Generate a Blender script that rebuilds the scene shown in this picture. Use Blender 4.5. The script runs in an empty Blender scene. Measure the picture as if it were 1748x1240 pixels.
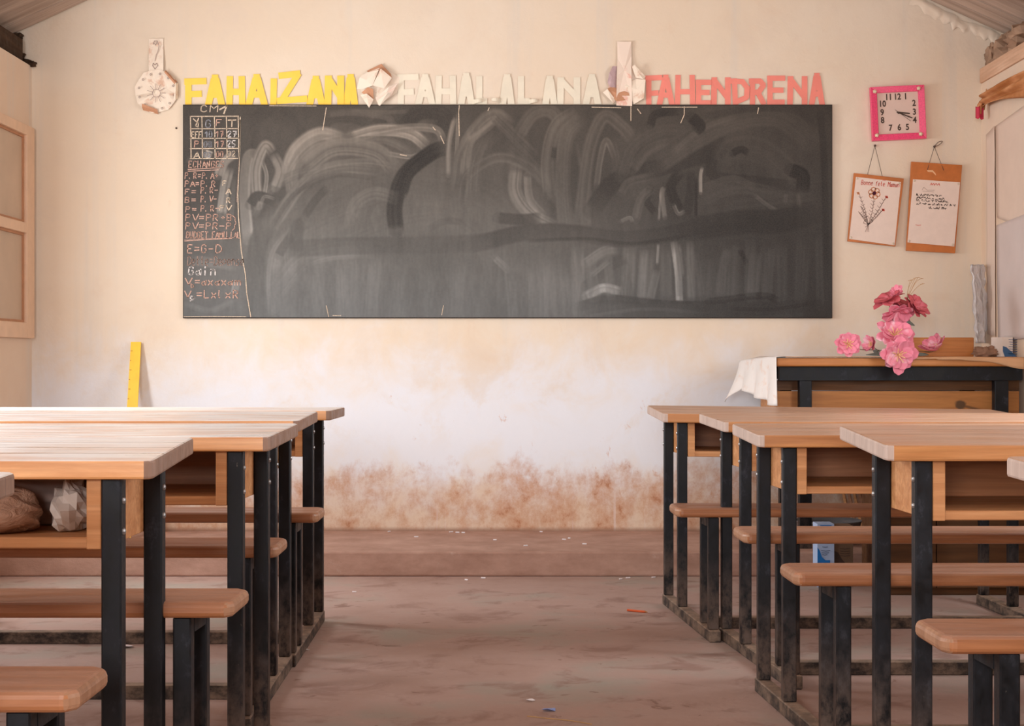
import bpy, math, random
import numpy as np
from mathutils import Vector, Matrix, noise as mnoise

# ------------------------------------------------------------------ camera
F = 2700.0; VX, VY, HC = 870.0, 611.0, 0.958
S = bpy.context.scene
C = S.collection
cam_d = bpy.data.cameras.new('camera'); cam = bpy.data.objects.new('camera', cam_d); C.objects.link(cam)
cam.location = (0, 0, HC); cam.rotation_euler = (math.pi/2, 0, 0)
cam_d.sensor_width = 36; cam_d.lens = F/1748*36
cam_d.shift_x = 4/1748; cam_d.shift_y = -9/1748
cam_d.clip_start = 0.05
S.camera = cam
# ------------------------------------------------------------------ view
S.view_settings.view_transform = 'Standard'; S.view_settings.look = 'None'
S.view_settings.gamma = 1; S.view_settings.use_curve_mapping = False
S.view_settings.exposure = -0.26
# ------------------------------------------------------------------ sky and daylight through the openings
w = bpy.data.worlds.new('sky'); S.world = w; w.use_nodes = True
bg = w.node_tree.nodes['Background']; bg.inputs[0].default_value = (0.80, 0.90, 1.0, 1); bg.inputs[1].default_value = 1.0
def area(name, loc, size, rot, power, col):
    l = bpy.data.lights.new(name, 'AREA'); l.shape = 'RECTANGLE'; l.size, l.size_y = size
    l.energy = power; l.color = col
    o = bpy.data.objects.new(name, l); C.objects.link(o); o.location = loc; o.rotation_euler = rot
    return o
R90 = math.pi/2
WL, WR, WB = -2.34, 2.31, 7.745
PLAT_Y, PLAT_Z = 6.92, 0.109
OPEN_L = [(0.6, 1.8, 0.95, 2.1), (3.0, 4.2, 0.95, 2.1), (5.45, 6.55, 0.95, 2.1)]     # y0,y1,z0,z1
OPEN_R = [(1.6, 3.0, 0.95, 2.1), (4.4, 5.6, 0.95, 2.1)]
LP = [38, 58, 92]; RP = [34, 60]
for (y0, y1, z0, z1), p in zip(OPEN_L, LP):
    area('daylight_left', (WL-0.08, (y0+y1)/2, (z0+z1)/2), (z1-z0, y1-y0), (0, -R90, 0), p, (0.95, 0.985, 1.0))
for (y0, y1, z0, z1), p in zip(OPEN_R, RP):
    area('daylight_right', (WR+0.08, (y0+y1)/2, (z0+z1)/2), (z1-z0, y1-y0), (0, R90, 0), p, (0.94, 0.98, 1.0))
area('unseen_daylight_behind', (-0.9, -2.56, 1.62), (1.5, 1.05), (R90, 0, 0), 205, (0.95, 0.98, 1.0))  # unseen window opening, set high to keep light from under the desks

# ------------------------------------------------------------------ materials
def srgb(r, g, b):
    f = lambda c: (c/255/12.92) if c/255 <= 0.04045 else ((c/255+0.055)/1.055)**2.4
    return (f(r), f(g), f(b), 1)
class NT:
    def __init__(s, name, rough=0.8, spec=0.3):
        s.m = bpy.data.materials.new(name); s.m.use_nodes = True
        s.t = s.m.node_tree; s.b = s.t.nodes['Principled BSDF']
        s.b.inputs['Roughness'].default_value = rough
        s.b.inputs['Specular IOR Level'].default_value = spec
    def n(s, typ, **kw):
        nd = s.t.nodes.new(typ)
        for k, v in kw.items(): setattr(nd, k, v)
        return nd
    def l(s, a, b): s.t.links.new(a, b)
    def pos(s, scale=(1,1,1), obj=False, loc=(0,0,0)):
        src = s.n('ShaderNodeTexCoord').outputs['Object'] if obj else s.n('ShaderNodeNewGeometry').outputs['Position']
        mp = s.n('ShaderNodeMapping'); mp.inputs['Scale'].default_value = scale; mp.inputs['Location'].default_value = loc
        s.l(src, mp.inputs['Vector']); return mp.outputs[0]
    def noise(s, vec, scale, detail=4, rough=0.55, dist=0.0):
        nd = s.n('ShaderNodeTexNoise'); nd.inputs['Scale'].default_value = scale
        nd.inputs['Detail'].default_value = detail; nd.inputs['Roughness'].default_value = rough
        nd.inputs['Distortion'].default_value = dist
        s.l(vec, nd.inputs['Vector']); return nd.outputs['Fac']
    def ramp(s, fac, stops, interp='LINEAR'):
        r = s.n('ShaderNodeValToRGB'); cr = r.color_ramp; cr.interpolation = interp
        while len(cr.elements) < len(stops): cr.elements.new(0.5)
        for e, (p, c) in zip(cr.elements, stops):
            e.position = p; e.color = c if not isinstance(c, (int, float)) else (c, c, c, 1)
        s.l(fac, r.inputs[0]); return r.outputs[0]
    def mix(s, fac, a, b, mode='MIX'):
        m = s.n('ShaderNodeMix', data_type='RGBA', blend_type=mode)
        for v, i in ((fac, 0), (a, 6), (b, 7)):
            if isinstance(v, (int, float)): m.inputs[i].default_value = v
            elif isinstance(v, tuple): m.inputs[i].default_value = v
            else: s.l(v, m.inputs[i])
        return m.outputs[2]
    def math(s, op, a, b=0.0, clamp=False):
        m = s.n('ShaderNodeMath', operation=op); m.use_clamp = clamp
        for v, i in ((a, 0), (b, 1)):
            if isinstance(v, (int, float)): m.inputs[i].default_value = v
            else: s.l(v, m.inputs[i])
        return m.outputs[0]
    def remap(s, v, a, b, c=0.0, d=1.0):
        m = s.n('ShaderNodeMapRange'); m.interpolation_type = 'SMOOTHSTEP'
        s.l(v, m.inputs[0])
        for i, x in zip((1, 2, 3, 4), (a, b, c, d)): m.inputs[i].default_value = x
        return m.outputs[0]
    def xyz(s, vec):
        x = s.n('ShaderNodeSeparateXYZ'); s.l(vec, x.inputs[0]); return x.outputs
    def color(s, c):
        if isinstance(c, tuple): s.b.inputs['Base Color'].default_value = c
        else: s.l(c, s.b.inputs['Base Color'])
    def bump(s, h, strength=0.3, dist=0.01):
        b = s.n('ShaderNodeBump'); b.inputs['Strength'].default_value = strength; b.inputs['Distance'].default_value = dist
        s.l(h, b.inputs['Height']); s.l(b.outputs[0], s.b.inputs['Normal'])

def plain(name, rgb, rough=0.7, spec=0.3, var=0.12, scale=30, metal=0.0):
    t = NT(name, rough, spec)
    n = t.noise(t.pos(), scale)
    c = srgb(*rgb)
    lo = tuple(v*(1-var) for v in c[:3])+(1,); hi = tuple(min(1, v*(1+var)) for v in c[:3])+(1,)
    t.color(t.ramp(n, [(0.3, lo), (0.7, hi)])); t.b.inputs['Metallic'].default_value = metal
    return t.m

def wood(name, dark, light, rough=0.4, spec=0.5, axis=0, worn_sheen=None, coat=0.0, seams=None, worn_sheen_amt=0.6):
    t = NT(name, rough, spec)
    sc = [14.0, 14.0, 14.0]; sc[axis] = 0.9
    v = t.pos(tuple(sc))
    g = t.noise(v, 2.2, 6, 0.65, 0.6)
    sc2 = [60.0, 60.0, 60.0]; sc2[axis] = 1.5
    g2 = t.noise(t.pos(tuple(sc2)), 2.0, 3)
    c = t.ramp(g, [(0.28, srgb(*dark)), (0.5, srgb(*[(a+b)/2 for a, b in zip(dark, light)])), (0.72, srgb(*light))])
    c = t.mix(t.remap(g2, 0.35, 0.75, 0.0, 0.22), c, srgb(*[a*0.72 for a in dark]))
    if worn_sheen:
        wn = t.noise(t.pos((3, 9, 9)), 1.6, 5)
        nz = t.xyz(t.n('ShaderNodeNewGeometry').outputs['Normal'])[2]
        c = t.mix(t.math('MULTIPLY', t.remap(wn, 0.25, 0.65, worn_sheen_amt*0.45, worn_sheen_amt), t.remap(nz, 0.3, 0.9)), c, srgb(*worn_sheen))  # paler up-facing wood: wear, with sheen painted in on the tabletops
    if seams:
        yo = t.xyz(t.n('ShaderNodeTexCoord').outputs['Object'])[1]; wob = t.noise(t.pos((3, 3, 3)), 1.0, 2)
        for s_ in seams:
            dd_ = t.math('ABSOLUTE', t.math('SUBTRACT', yo, s_))
            c = t.mix(t.math('MULTIPLY', t.remap(dd_, 0.0012, 0.0035, 0.85, 0), t.remap(wob, 0.35, 0.5, 0.25, 1)), c, srgb(*[a*0.6 for a in dark]))
    t.color(c)
    rn = t.noise(t.pos((2, 14, 14)), 2.0, 4)
    t.l(t.remap(rn, 0.3, 0.7, max(0.05, rough-0.1), rough+0.15), t.b.inputs['Roughness'])
    t.b.inputs['Coat Weight'].default_value = coat; t.b.inputs['Coat Roughness'].default_value = 0.22
    t.bump(g2, 0.12, 0.002)
    return t.m

M = {}
M['top'] = wood('varnished_tabletop_wood', (154, 96, 54), (208, 146, 92), 0.38, 0.5, 0, worn_sheen=(186, 154, 134), coat=0.08, seams=(.135, .255, .375), worn_sheen_amt=0.8)
M['topL'] = wood('sheen_tabletop_wood', (188, 122, 70), (236, 176, 120), 0.36, 0.5, 0, worn_sheen=(232, 230, 230), coat=0.15, seams=(.135, .255, .375), worn_sheen_amt=0.97)  # left tops: window sheen painted into the whitish top colour
M['bench'] = wood('bench_wood', (140, 84, 50), (188, 126, 84), 0.42, 0.5, 0, worn_sheen=(176, 140, 122))
M['box'] = wood('shelf_board_wood', (172, 112, 68), (216, 160, 112), 0.6, 0.3, 0)
M['plank'] = wood('orange_plank_wood', (136, 84, 40), (176, 112, 58), 0.5, 0.4, 0)
M['cupb'] = wood('dark_plank_wood', (72, 44, 22), (104, 66, 36), 0.6, 0.3, 0)
M['grainL'] = wood('shaded_end_grain_wood', (128, 98, 82), (160, 128, 110), 0.55, 0.4, 2)  # left tabletop ends: shade painted into the wood colour
M['bench_end'] = wood('bench_end_wood', (146, 102, 74), (182, 138, 108), 0.5, 0.4, 2)
M['grain'] = wood('lit_end_grain_wood', (172, 148, 136), (204, 182, 170), 0.55, 0.4, 2)  # right tabletop ends: light falling on them painted into the wood colour
# black paint, dusty near the floor
t = NT('black_painted_steel', 0.5, 0.28)
z = t.xyz(t.pos())[2]
n1 = t.noise(t.pos((1, 1, 0.6)), 26, 5, 0.7); n2 = t.noise(t.pos((1, 1, 0.35)), 70, 4, 0.7)
c = t.ramp(n1, [(0.35, srgb(9, 9, 12)), (0.58, srgb(22, 23, 29)), (0.8, srgb(62, 64, 72))])
dust = t.math('MULTIPLY', t.remap(z, 0.0, 0.34, 1.0, 0.0), t.remap(n1, 0.35, 0.62))
c = t.mix(t.math('MULTIPLY', dust, 0.6), c, srgb(120, 98, 84))
c = t.mix(t.remap(n2, 0.70, 0.76, 0, 0.5), c, srgb(168, 160, 150))
t.color(c); t.l(t.remap(n1, 0.3, 0.7, 0.38, 0.65), t.b.inputs['Roughness']); M['steel'] = t.m
# dusty rail
t = NT('dusty_black_steel', 0.7, 0.3)
n1 = t.noise(t.pos((0.7, 0.7, 1)), 22, 6, 0.7)
nz = t.n('ShaderNodeNewGeometry').outputs['Normal']; nzz = t.xyz(nz)[2]
f = t.math('ADD', t.remap(n1, 0.35, 0.7, 0, 0.75), t.math('MULTIPLY', nzz, 0.45), True)
t.color(t.mix(f, srgb(48, 42, 40), srgb(150, 126, 108))); M['rail'] = t.m
M['bolt'] = plain('bolt_metal', (150, 148, 148), 0.4, 0.5, 0.05, 40, 0.8)
# painted walls
def wall_mat(name, main, alt, stains=True):
    t = NT(name, 0.85, 0.2)
    P = t.pos(); x, y, z = t.xyz(P)
    nl = t.noise(P, 0.9, 5, 0.6); nm = t.noise(P, 4.0, 6, 0.62, 0.5); nf = t.noise(P, 22.0, 5, 0.65)
    c = t.mix(t.remap(nl, 0.38, 0.66), srgb(*main), srgb(*alt))
    # vertical runs of old wash
    vs = t.noise(t.pos((9, 9, 0.35)), 1.0, 4, 0.6)
    c = t.mix(t.remap(vs, 0.54, 0.74, 0, 0.45), c, srgb(214, 206, 196))
    c = t.mix(t.remap(nm, 0.56, 0.80, 0, 0.32), c, srgb(218, 184, 156))
    if stains:
        # whiter, bluish tone below the blackboard
        h = t.math('ADD', z, t.math('MULTIPLY', t.math('SUBTRACT', nm, 0.5), 0.75))
        whiter_tone = t.math('MULTIPLY', t.remap(h, 0.66, 1.18, 1.0, 0.0), t.remap(h, 0.10, 0.55))
        c = t.mix(t.math('MULTIPLY', whiter_tone, 0.92), c, srgb(228, 230, 238))
        mo = t.noise(t.pos((1, 1, 0.8)), 3.2, 8, 0.7, 0.3)
        c = t.mix(t.math('MULTIPLY', t.remap(mo, 0.50, 0.66, 0, 0.45), t.remap(z, 0.45, 0.7)), c, srgb(222, 204, 186))
        # scattered scrapes
        sc = t.noise(t.pos((1, 1, 0.55)), 9.0, 8, 0.74, 0.25)
        c = t.mix(t.math('MULTIPLY', t.remap(sc, 0.63, 0.70, 0, 0.6), t.remap(z, 0.5, 1.25, 1, 0.15)), c, srgb(200, 140, 98))
        # red earth splashed up from the platform
        e = t.math('ADD', z, t.math('MULTIPLY', t.math('SUBTRACT', t.noise(t.pos((1, 1, 0.7)), 5.5, 8, 0.72, 0.15), 0.5), 0.50))
        e = t.math('ADD', e, t.math('MULTIPLY', t.math('SUBTRACT', nf, 0.5), 0.12))
        band = t.remap(e, 0.32, 0.46, 1, 0)
        spots = t.noise(t.pos((1, 1, 0.8)), 9.0, 9, 0.74, 0.1)
        c = t.mix(t.math('MULTIPLY', band, t.remap(spots, 0.36, 0.62, 0.25, 0.85)), c, srgb(196, 146, 114))
        c = t.mix(t.math('MULTIPLY', band, t.remap(spots, 0.58, 0.68, 0, 0.75)), c, srgb(172, 112, 76))
        drip = t.noise(t.pos((38, 38, 1.2)), 1.0, 3, 0.5)
        c = t.mix(t.math('MULTIPLY', t.remap(drip, 0.66, 0.72, 0, 0.6), t.remap(z, 0.12, 0.42, 1, 0)), c, srgb(222, 206, 200))
        c = t.mix(t.remap(z, 0.109, 0.135, 0.8, 0), c, srgb(150, 112, 94))
    t.color(c)
    t.bump(t.math('ADD', nm, t.math('MULTIPLY', nf, 0.3)), 0.35, 0.012)
    return t.m
M['wall'] = wall_mat('limewashed_plaster', (228, 209, 187), (231, 216, 198))
M['wallside'] = wall_mat('peach_plaster', (226, 200, 176), (230, 210, 190), False)
# earth coloured cement
t = NT('dusty_cement', 0.78, 0.25)
P = t.pos()
a = t.noise(P, 1.7, 5, 0.6); b_ = t.noise(t.pos((1, 1.2, 1)), 4.5, 6, 0.65, 0.5); cc = t.noise(P, 28, 5, 0.7)
c = t.ramp(a, [(0.3, srgb(166, 136, 124)), (0.5, srgb(176, 148, 138)), (0.7, srgb(160, 152, 142))])
c = t.mix(t.remap(b_, 0.52, 0.66, 0, 0.6), c, srgb(140, 108, 98))
b2 = t.noise(t.pos((0.8, 1.2, 1), loc=(3, 1, 0)), 11, 4, 0.6, 1.0)
c = t.mix(t.remap(b2, 0.66, 0.70, 0, 0.55), c, srgb(120, 88, 76))
c = t.mix(t.remap(cc, 0.55, 0.8, 0, 0.35), c, srgb(198, 176, 164))
t.color(c); t.bump(t.math('ADD', b_, t.math('MULTIPLY', cc, 0.3)), 0.4, 0.008); M['floor'] = t.m
t = NT('worn_platform_cement', 0.8, 0.25)
P = t.pos(); a = t.noise(t.pos((1, 1, 2)), 6, 6, 0.65); b2 = t.noise(P, 17, 5, 0.7)
c = t.ramp(a, [(0.3, srgb(160, 124, 108)), (0.7, srgb(190, 154, 138))])
c = t.mix(t.remap(b2, 0.62, 0.72, 0, 0.5), c, srgb(190, 166, 152))
t.color(c); t.bump(b2, 0.4, 0.008); M['plat'] = t.m
# ceiling boards
t = NT('weathered_ceiling_boards', 0.85, 0.2)
P = t.pos((0.35, 6, 0.35)); a = t.noise(P, 2.2, 5, 0.65); b2 = t.noise(t.pos(), 3.0, 5)
c = t.ramp(a, [(0.3, srgb(148, 128, 114)), (0.7, srgb(206, 184, 168))])
c = t.mix(t.remap(b2, 0.5, 0.75, 0, 0.5), c, srgb(112, 84, 70)); t.color(c); M['roof'] = t.m
M['plate'] = wood('dark_rafter_wood', (52, 38, 28), (84, 62, 46), 0.8, 0.2, 1)
M['stone'] = plain('rough_mud_stone', (164, 134, 112), 0.9, 0.2, 0.35, 9)
M['frame'] = plain('peach_window_paint', (226, 190, 160), 0.5, 0.4, 0.06, 14)
M['frame_in'] = plain('worn_rebate_wood', (184, 132, 98), 0.6, 0.3, 0.12, 14)
M['pane'] = plain('dusty_window_pane', (196, 170, 146), 0.35, 0.5, 0.08, 5)
M['beam'] = wood('pale_wall_plate', (204, 160, 130), (232, 196, 168), 0.7, 0.3, 1)

# ------------------------------------------------------------------ mesh helpers
class MB:
    def __init__(s): s.v = []; s.f = []; s.mi = []
    def add(s, vs, fs, mi=0):
        o = len(s.v); s.v += [tuple(v) for v in vs]; s.f += [tuple(i+o for i in f) for f in fs]; s.mi += [mi]*len(fs); return s
    def box(s, x0, x1, y0, y1, z0, z1, mi=0):
        return s.add([(x0,y0,z0),(x1,y0,z0),(x1,y1,z0),(x0,y1,z0),(x0,y0,z1),(x1,y0,z1),(x1,y1,z1),(x0,y1,z1)],
              [(0,3,2,1),(4,5,6,7),(0,1,5,4),(1,2,6,5),(2,3,7,6),(3,0,4,7)], mi)
    def hexa(s, p, mi=0):    # 8 points, bottom ring then top ring
        return s.add(p, [(0,3,2,1),(4,5,6,7),(0,1,5,4),(1,2,6,5),(2,3,7,6),(3,0,4,7)], mi)
    def prism(s, pts, off, mi=0):     # planar polygon + offset vector
        n = len(pts); off = Vector(off)
        vs = [Vector(p) for p in pts]; vs += [p+off for p in vs]
        fs = [tuple(range(n)), tuple(reversed(range(n, 2*n)))] + [(i, n+i, n+(i+1)%n, (i+1)%n) for i in range(n)]
        return s.add(vs, fs, mi)
    def tube(s, pts, r, seg=6, mi=0):
        pts = [Vector(p) for p in pts]; rs = r if isinstance(r, (list, tuple)) else [r]*len(pts)
        o = len(s.v); up = Vector((0.13, 0.27, 0.95))
        for i, p in enumerate(pts):
            d = (pts[min(i+1, len(pts)-1)]-pts[max(i-1, 0)]).normalized()
            a = d.cross(up)
            if a.length < 1e-3: a = d.cross(Vector((1, 0, 0)))
            a.normalize(); b = d.cross(a)
            for k in range(seg):
                an = 2*math.pi*k/seg; s.v.append(tuple(p+(a*math.cos(an)+b*math.sin(an))*rs[i]))
        for i in range(len(pts)-1):
            for k in range(seg):
                s.f.append((o+i*seg+k, o+i*seg+(k+1)%seg, o+(i+1)*seg+(k+1)%seg, o+(i+1)*seg+k)); s.mi.append(mi)
        s.f.append(tuple(o+k for k in reversed(range(seg)))); s.mi.append(mi)
        s.f.append(tuple(o+(len(pts)-1)*seg+k for k in range(seg))); s.mi.append(mi)
        return s
    def dome(s, c, axis, r, h, seg=10, mi=0):
        axis = Vector(axis).normalized(); a = axis.orthogonal().normalized(); b = axis.cross(a); c = Vector(c)
        rings = [(1, 0), (0.92, 0.45), (0.6, 0.85)]; vs = []
        for rr, hh in rings:
            for k in range(seg):
                an = 2*math.pi*k/seg; vs.append(c+(a*math.cos(an)+b*math.sin(an))*r*rr+axis*h*hh)
        vs.append(c+axis*h); n = len(rings); fs = []
        for i in range(n-1):
            for k in range(seg): fs.append((i*seg+k, i*seg+(k+1)%seg, (i+1)*seg+(k+1)%seg, (i+1)*seg+k))
        for k in range(seg): fs.append(((n-1)*seg+k, (n-1)*seg+(k+1)%seg, n*seg))
        fs.append(tuple(reversed(range(seg))))
        return s.add(vs, fs, mi)
    def grid(s, fn, nu, nv, mi=0, thick=None):
        vs = [Vector(fn(i/nu, j/nv)) for j in range(nv+1) for i in range(nu+1)]
        fs = [(j*(nu+1)+i, j*(nu+1)+i+1, (j+1)*(nu+1)+i+1, (j+1)*(nu+1)+i) for j in range(nv) for i in range(nu)]
        return s.add(vs, fs, mi)
def tag(o, label=None, cat=None, group=None, kind=None):
    if label: o['label'] = label
    if cat: o['category'] = cat
    if group: o['group'] = group
    if kind: o['kind'] = kind
    return o
def wloc(p):
    v = Vector((0, 0, 0))
    while p: v += p.location; p = p.parent
    return v
def build(name, mb, mat, parent=None, bevel=0, seg=2, smooth=False, solid=0, subdiv=0):
    if parent is None:
        xs, ys, zs = zip(*mb.v)
        loc = Vector(((min(xs)+max(xs))/2, (min(ys)+max(ys))/2, min(zs))); base = loc
    else:
        base = wloc(parent); loc = Vector((0, 0, 0))
    me = bpy.data.meshes.new(name)
    me.from_pydata([tuple(Vector(v)-base) for v in mb.v], [], mb.f); me.update()
    for m in (mat if isinstance(mat, (list, tuple)) else [mat]): me.materials.append(m)
    me.polygons.foreach_set('material_index', mb.mi)
    o = bpy.data.objects.new(name, me); C.objects.link(o); o.location = loc
    if parent: o.parent = parent
    if smooth: me.polygons.foreach_set('use_smooth', [True]*len(me.polygons))
    if solid:
        sm = o.modifiers.new('thickness', 'SOLIDIFY'); sm.thickness = solid; sm.offset = 0
    if bevel:
        b = o.modifiers.new('bevel', 'BEVEL'); b.width = bevel; b.segments = seg; b.limit_method = 'ANGLE'; b.angle_limit = math.radians(40)
    if subdiv:
        sd = o.modifiers.new('subdiv', 'SUBSURF'); sd.levels = subdiv; sd.render_levels = subdiv
    return o
def thing(name, label, cat, loc, group=None):
    o = bpy.data.objects.new(name, None); C.objects.link(o); o.location = loc; o.empty_display_size = 0.1
    return tag(o, label, cat, group)
def struct(name, mb, mat, parent=None, **k):
    o = build(name, mb, mat, parent, **k)
    if not parent: o['kind'] = 'structure'
    return o
def W(x, y, d=WB): return Vector(((x-VX)*d/F, d, HC-(y-VY)*d/F))   # a measured point at distance d
def cr(pts, n=8):
    P = [Vector(p) for p in pts]
    if len(P) < 3: return P
    P = [P[0]*2-P[1]]+P+[P[-1]*2-P[-2]]; out = []
    for i in range(1, len(P)-2):
        for k in range(n):
            t = k/n; a, b, c, d = P[i-1], P[i], P[i+1], P[i+2]
            out.append(0.5*((2*b)+(c-a)*t+(2*a-5*b+4*c-d)*t*t+(3*b-a-3*c+d)*t**3))
    out.append(P[-2]); return out

# ------------------------------------------------------------------ the room
YF = -2.5
struct('floor', MB().box(-2.6, 2.6, YF-0.1, WB+0.1, -0.1, 0), M['floor'])
struct('trim_1', MB().box(WL, WR, PLAT_Y, WB, 0, PLAT_Z), M['plat'], bevel=0.008)
# gable wall with the blackboard
g = MB()
g.prism([(-2.75, WB, 0), (2.75, WB, 0), (2.75, WB, 2.43), (0, WB, 3.68), (-2.75, WB, 2.43)], (0, 0.15, 0))
struct('wall_back', g, M['wall'])
def side_wall(name, x, sgn, opens, top):
    mb = MB(); a, b = (x-0.14, x) if sgn < 0 else (x, x+0.14)
    ys = [YF]+[v for o in opens for v in o[:2]]+[WB]
    for i in range(0, len(ys), 2): mb.box(a, b, ys[i], ys[i+1], 0, top)
    for o in opens: mb.box(a, b, o[0], o[1], 0, o[2]); mb.box(a, b, o[0], o[1], o[3], top)
    return struct(name, mb, M['wallside'])
side_wall('wall_left', WL, -1, OPEN_L, 2.385)
side_wall('wall_right', WR, 1, OPEN_R, 2.30)
mb = MB(); mb.box(-2.5, -1.7, YF-0.12, YF, 0, 2.4); mb.box(-0.1, 2.5, YF-0.12, YF, 0, 2.4); mb.box(-1.7, -0.1, YF-0.12, YF, 2.2, 2.4); mb.box(-1.7, -0.1, YF-0.12, YF, 0, 1.05)
mb.prism([(-2.75, YF, 2.4), (2.75, YF, 2.4), (0, YF, 3.67)], (0, -0.12, 0))
struct('wall_front', mb, M['wallside'])
# roof boards running down the slope, with uneven edges
rnd = random.Random(5)
mb = MB()
for sgn in (-1, 1):
    y = WB-0.02; 
    while y > YF-0.1:
        wd = rnd.uniform(0.10, 0.17); dz = rnd.uniform(0, 0.012)
        z0, z1 = 3.635+dz, 3.635-0.455*2.8+dz
        mb.hexa([(0, y-wd, z0), (sgn*2.8, y-wd, z1), (sgn*2.8, y, z1), (0, y, z0),
                 (0, y-wd, z0+0.03), (sgn*2.8, y-wd, z1+0.03), (sgn*2.8, y, z1+0.03), (0, y, z0+0.03)])
        y -= wd+0.004
struct('ceiling', mb, M['roof'])
mb = MB().hexa([(0, YF-.2, 3.69), (2.9, YF-.2, 2.38), (2.9, WB+.2, 2.38), (0, WB+.2, 3.69), (0, YF-.2, 3.72), (2.9, YF-.2, 2.41), (2.9, WB+.2, 2.41), (0, WB+.2, 3.72)])
mb.hexa([(0, YF-.2, 3.69), (-2.9, YF-.2, 2.38), (-2.9, WB+.2, 2.38), (0, WB+.2, 3.69), (0, YF-.2, 3.72), (-2.9, YF-.2, 2.41), (-2.9, WB+.2, 2.41), (0, WB+.2, 3.72)])
struct('trim_2', mb, M['plate'])
mb = MB().box(-2.62, -2.5, YF, WB, 2.2, 2.56).box(-2.48, -2.36, YF, WB-0.08, 2.40, 2.50)
struct('trim_and_added_board_3', mb, M['plate'])  # includes an added board blocking sky light at the left eaves
struct('added_board_4', MB().box(2.5, 2.62, YF, WB, 2.2, 2.56), M['plate'])  # added board blocking sky light at the right eaves
struct('trim_5', MB().box(WR-0.012, WR+0.14, YF, WB-0.01, 2.30, 2.372), M['beam'], bevel=0.004)

def blob(mb, c, r, seed, amp=0.25, nu=18, nv=12, freq=2.2, mi=0, flat=None):
    c = Vector(c); o = len(mb.v)
    for j in range(nv+1):
        th = math.pi*j/nv
        for i in range(nu):
            ph = 2*math.pi*i/nu
            d = Vector((math.sin(th)*math.cos(ph), math.sin(th)*math.sin(ph), math.cos(th)))
            k = 1+amp*(mnoise.fractal(d*freq+Vector((seed*7.1, seed*3.3, seed)), 0.9, 2.1, 4))
            p = Vector((d.x*r[0], d.y*r[1], d.z*r[2]))*k+c
            if flat is not None and p.z < flat: p.z = flat
            mb.v.append(tuple(p))
    for j in range(nv):
        for i in range(nu):
            mb.f.append((o+j*nu+i, o+(j+1)*nu+i, o+(j+1)*nu+(i+1) % nu, o+j*nu+(i+1) % nu)); mb.mi.append(mi)
    return mb
# broken masonry in the gap over the right wall, crumbled plaster at the left eaves
mb = MB()
blob(mb, W(1722, 92, 7.62)+Vector((0.03, 0, 0)), (0.11, 0.10, 0.10), 3, 0.5)
blob(mb, W(1694, 98, 7.70), (0.035, 0.05, 0.06), 8, 0.5)
blob(mb, W(1745, 70, 7.40)+Vector((0.06, 0, 0)), (0.13, 0.15, 0.09), 5, 0.5)
struct('trim_6', mb, M['stone'])
mb = MB()
pl = [(1560, -6), (1588, 6), (1610, 20), (1628, 26), (1640, 37), (1662, 42), (1685, 50), (1703, 59), (1706, 74), (1698, 84), (1695, 104), (1684, 116)]
cl = cr([(x, y, 0) for x, y in pl], 6)
def fn(u, v):
    k_ = u*(len(cl)-1); i_ = min(int(k_), len(cl)-2); p = cl[i_].lerp(cl[i_+1], k_-i_); n_ = mnoise.noise(Vector((u*22, 3.3, v*2)))
    wv = 16+9*n_; q = W(p.x-wv*v*0.55+3*n_, p.y-2+wv*v+2*mnoise.noise(Vector((u*30, 1, 0))), WB)
    q.y = WB-0.002-0.009*math.sin(math.pi*min(1, v*0.97+0.03))*(0.8+0.6*n_); return q
mb.grid(fn, 90, 8)
struct('trim_7', mb, M['wall'], smooth=True)
mb = MB()
for i, (x, y) in enumerate([(14, 50), (20, 66), (24, 84), (34, 96), (44, 106), (53, 109), (30, 62)]): blob(mb, W(x, y, WB-0.02), (0.028, 0.02, 0.016), i+40, 0.5, 12, 8)
struct('trim_8', mb, M['plate'])
# left window: a two-light casement set proud of the wall
win = bpy.data.objects.new('window_1', None); C.objects.link(win); win.location = (WL, 7.3, 1.05); win['kind'] = 'structure'
z0, z1 = 1.052, 2.075; ya, yb = 6.75, 7.70; st = 0.055
def wl(y0, y1, za, zb, x0=0.0, x1=0.028): return (WL+x0, WL+x1, y0, y1, za, zb)
mb = MB().box(*wl(yb-0.12, yb, z0, z1)).box(*wl(ya, ya+0.1, z0, z1)).box(*wl(ya+.1, yb-.12, z0, z0+0.075)).box(*wl(ya+.1, yb-.12, z1-0.05, z1)).box(*wl(ya+.1, yb-.12, 1.555, 1.605))
build('window_frame', mb, M['frame'], win, bevel=0.004)
mb = MB()
for a, b in ((z0+.075, 1.555), (1.605, z1-.05)):
    mb.box(*wl(yb-.135, yb-.12, a, b, 0, 0.014)).box(*wl(ya+.1, yb-.135, a, a+0.012, 0, 0.014)).box(*wl(ya+.1, yb-.135, b-0.012, b, 0, 0.014))
build('glazing_bead', mb, M['frame_in'], win)
for a, b in ((z0+.087, 1.543), (1.617, z1-.062)):
    build('pane', MB().box(*wl(ya+.1, yb-.135, a, b, 0, 0.006)), M['pane'], win)
# openings further down the room (behind and beside the camera): plain frames
k = 2
for opens, x in ((OPEN_L, WL-0.07), (OPEN_R, WR+0.07)):
    for (y0, y1, za, zb) in opens:
        mb = MB()
        for a, b, c_, d_ in ((y0, y0+.05, za, zb), (y1-.05, y1, za, zb), (y0+.05, y1-.05, za, za+.05), (y0+.05, y1-.05, zb-.05, zb)): mb.box(x-.02, x+.03, a, b, c_, d_)
        struct('window_%d' % k, mb, M['frame']); k += 1

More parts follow.
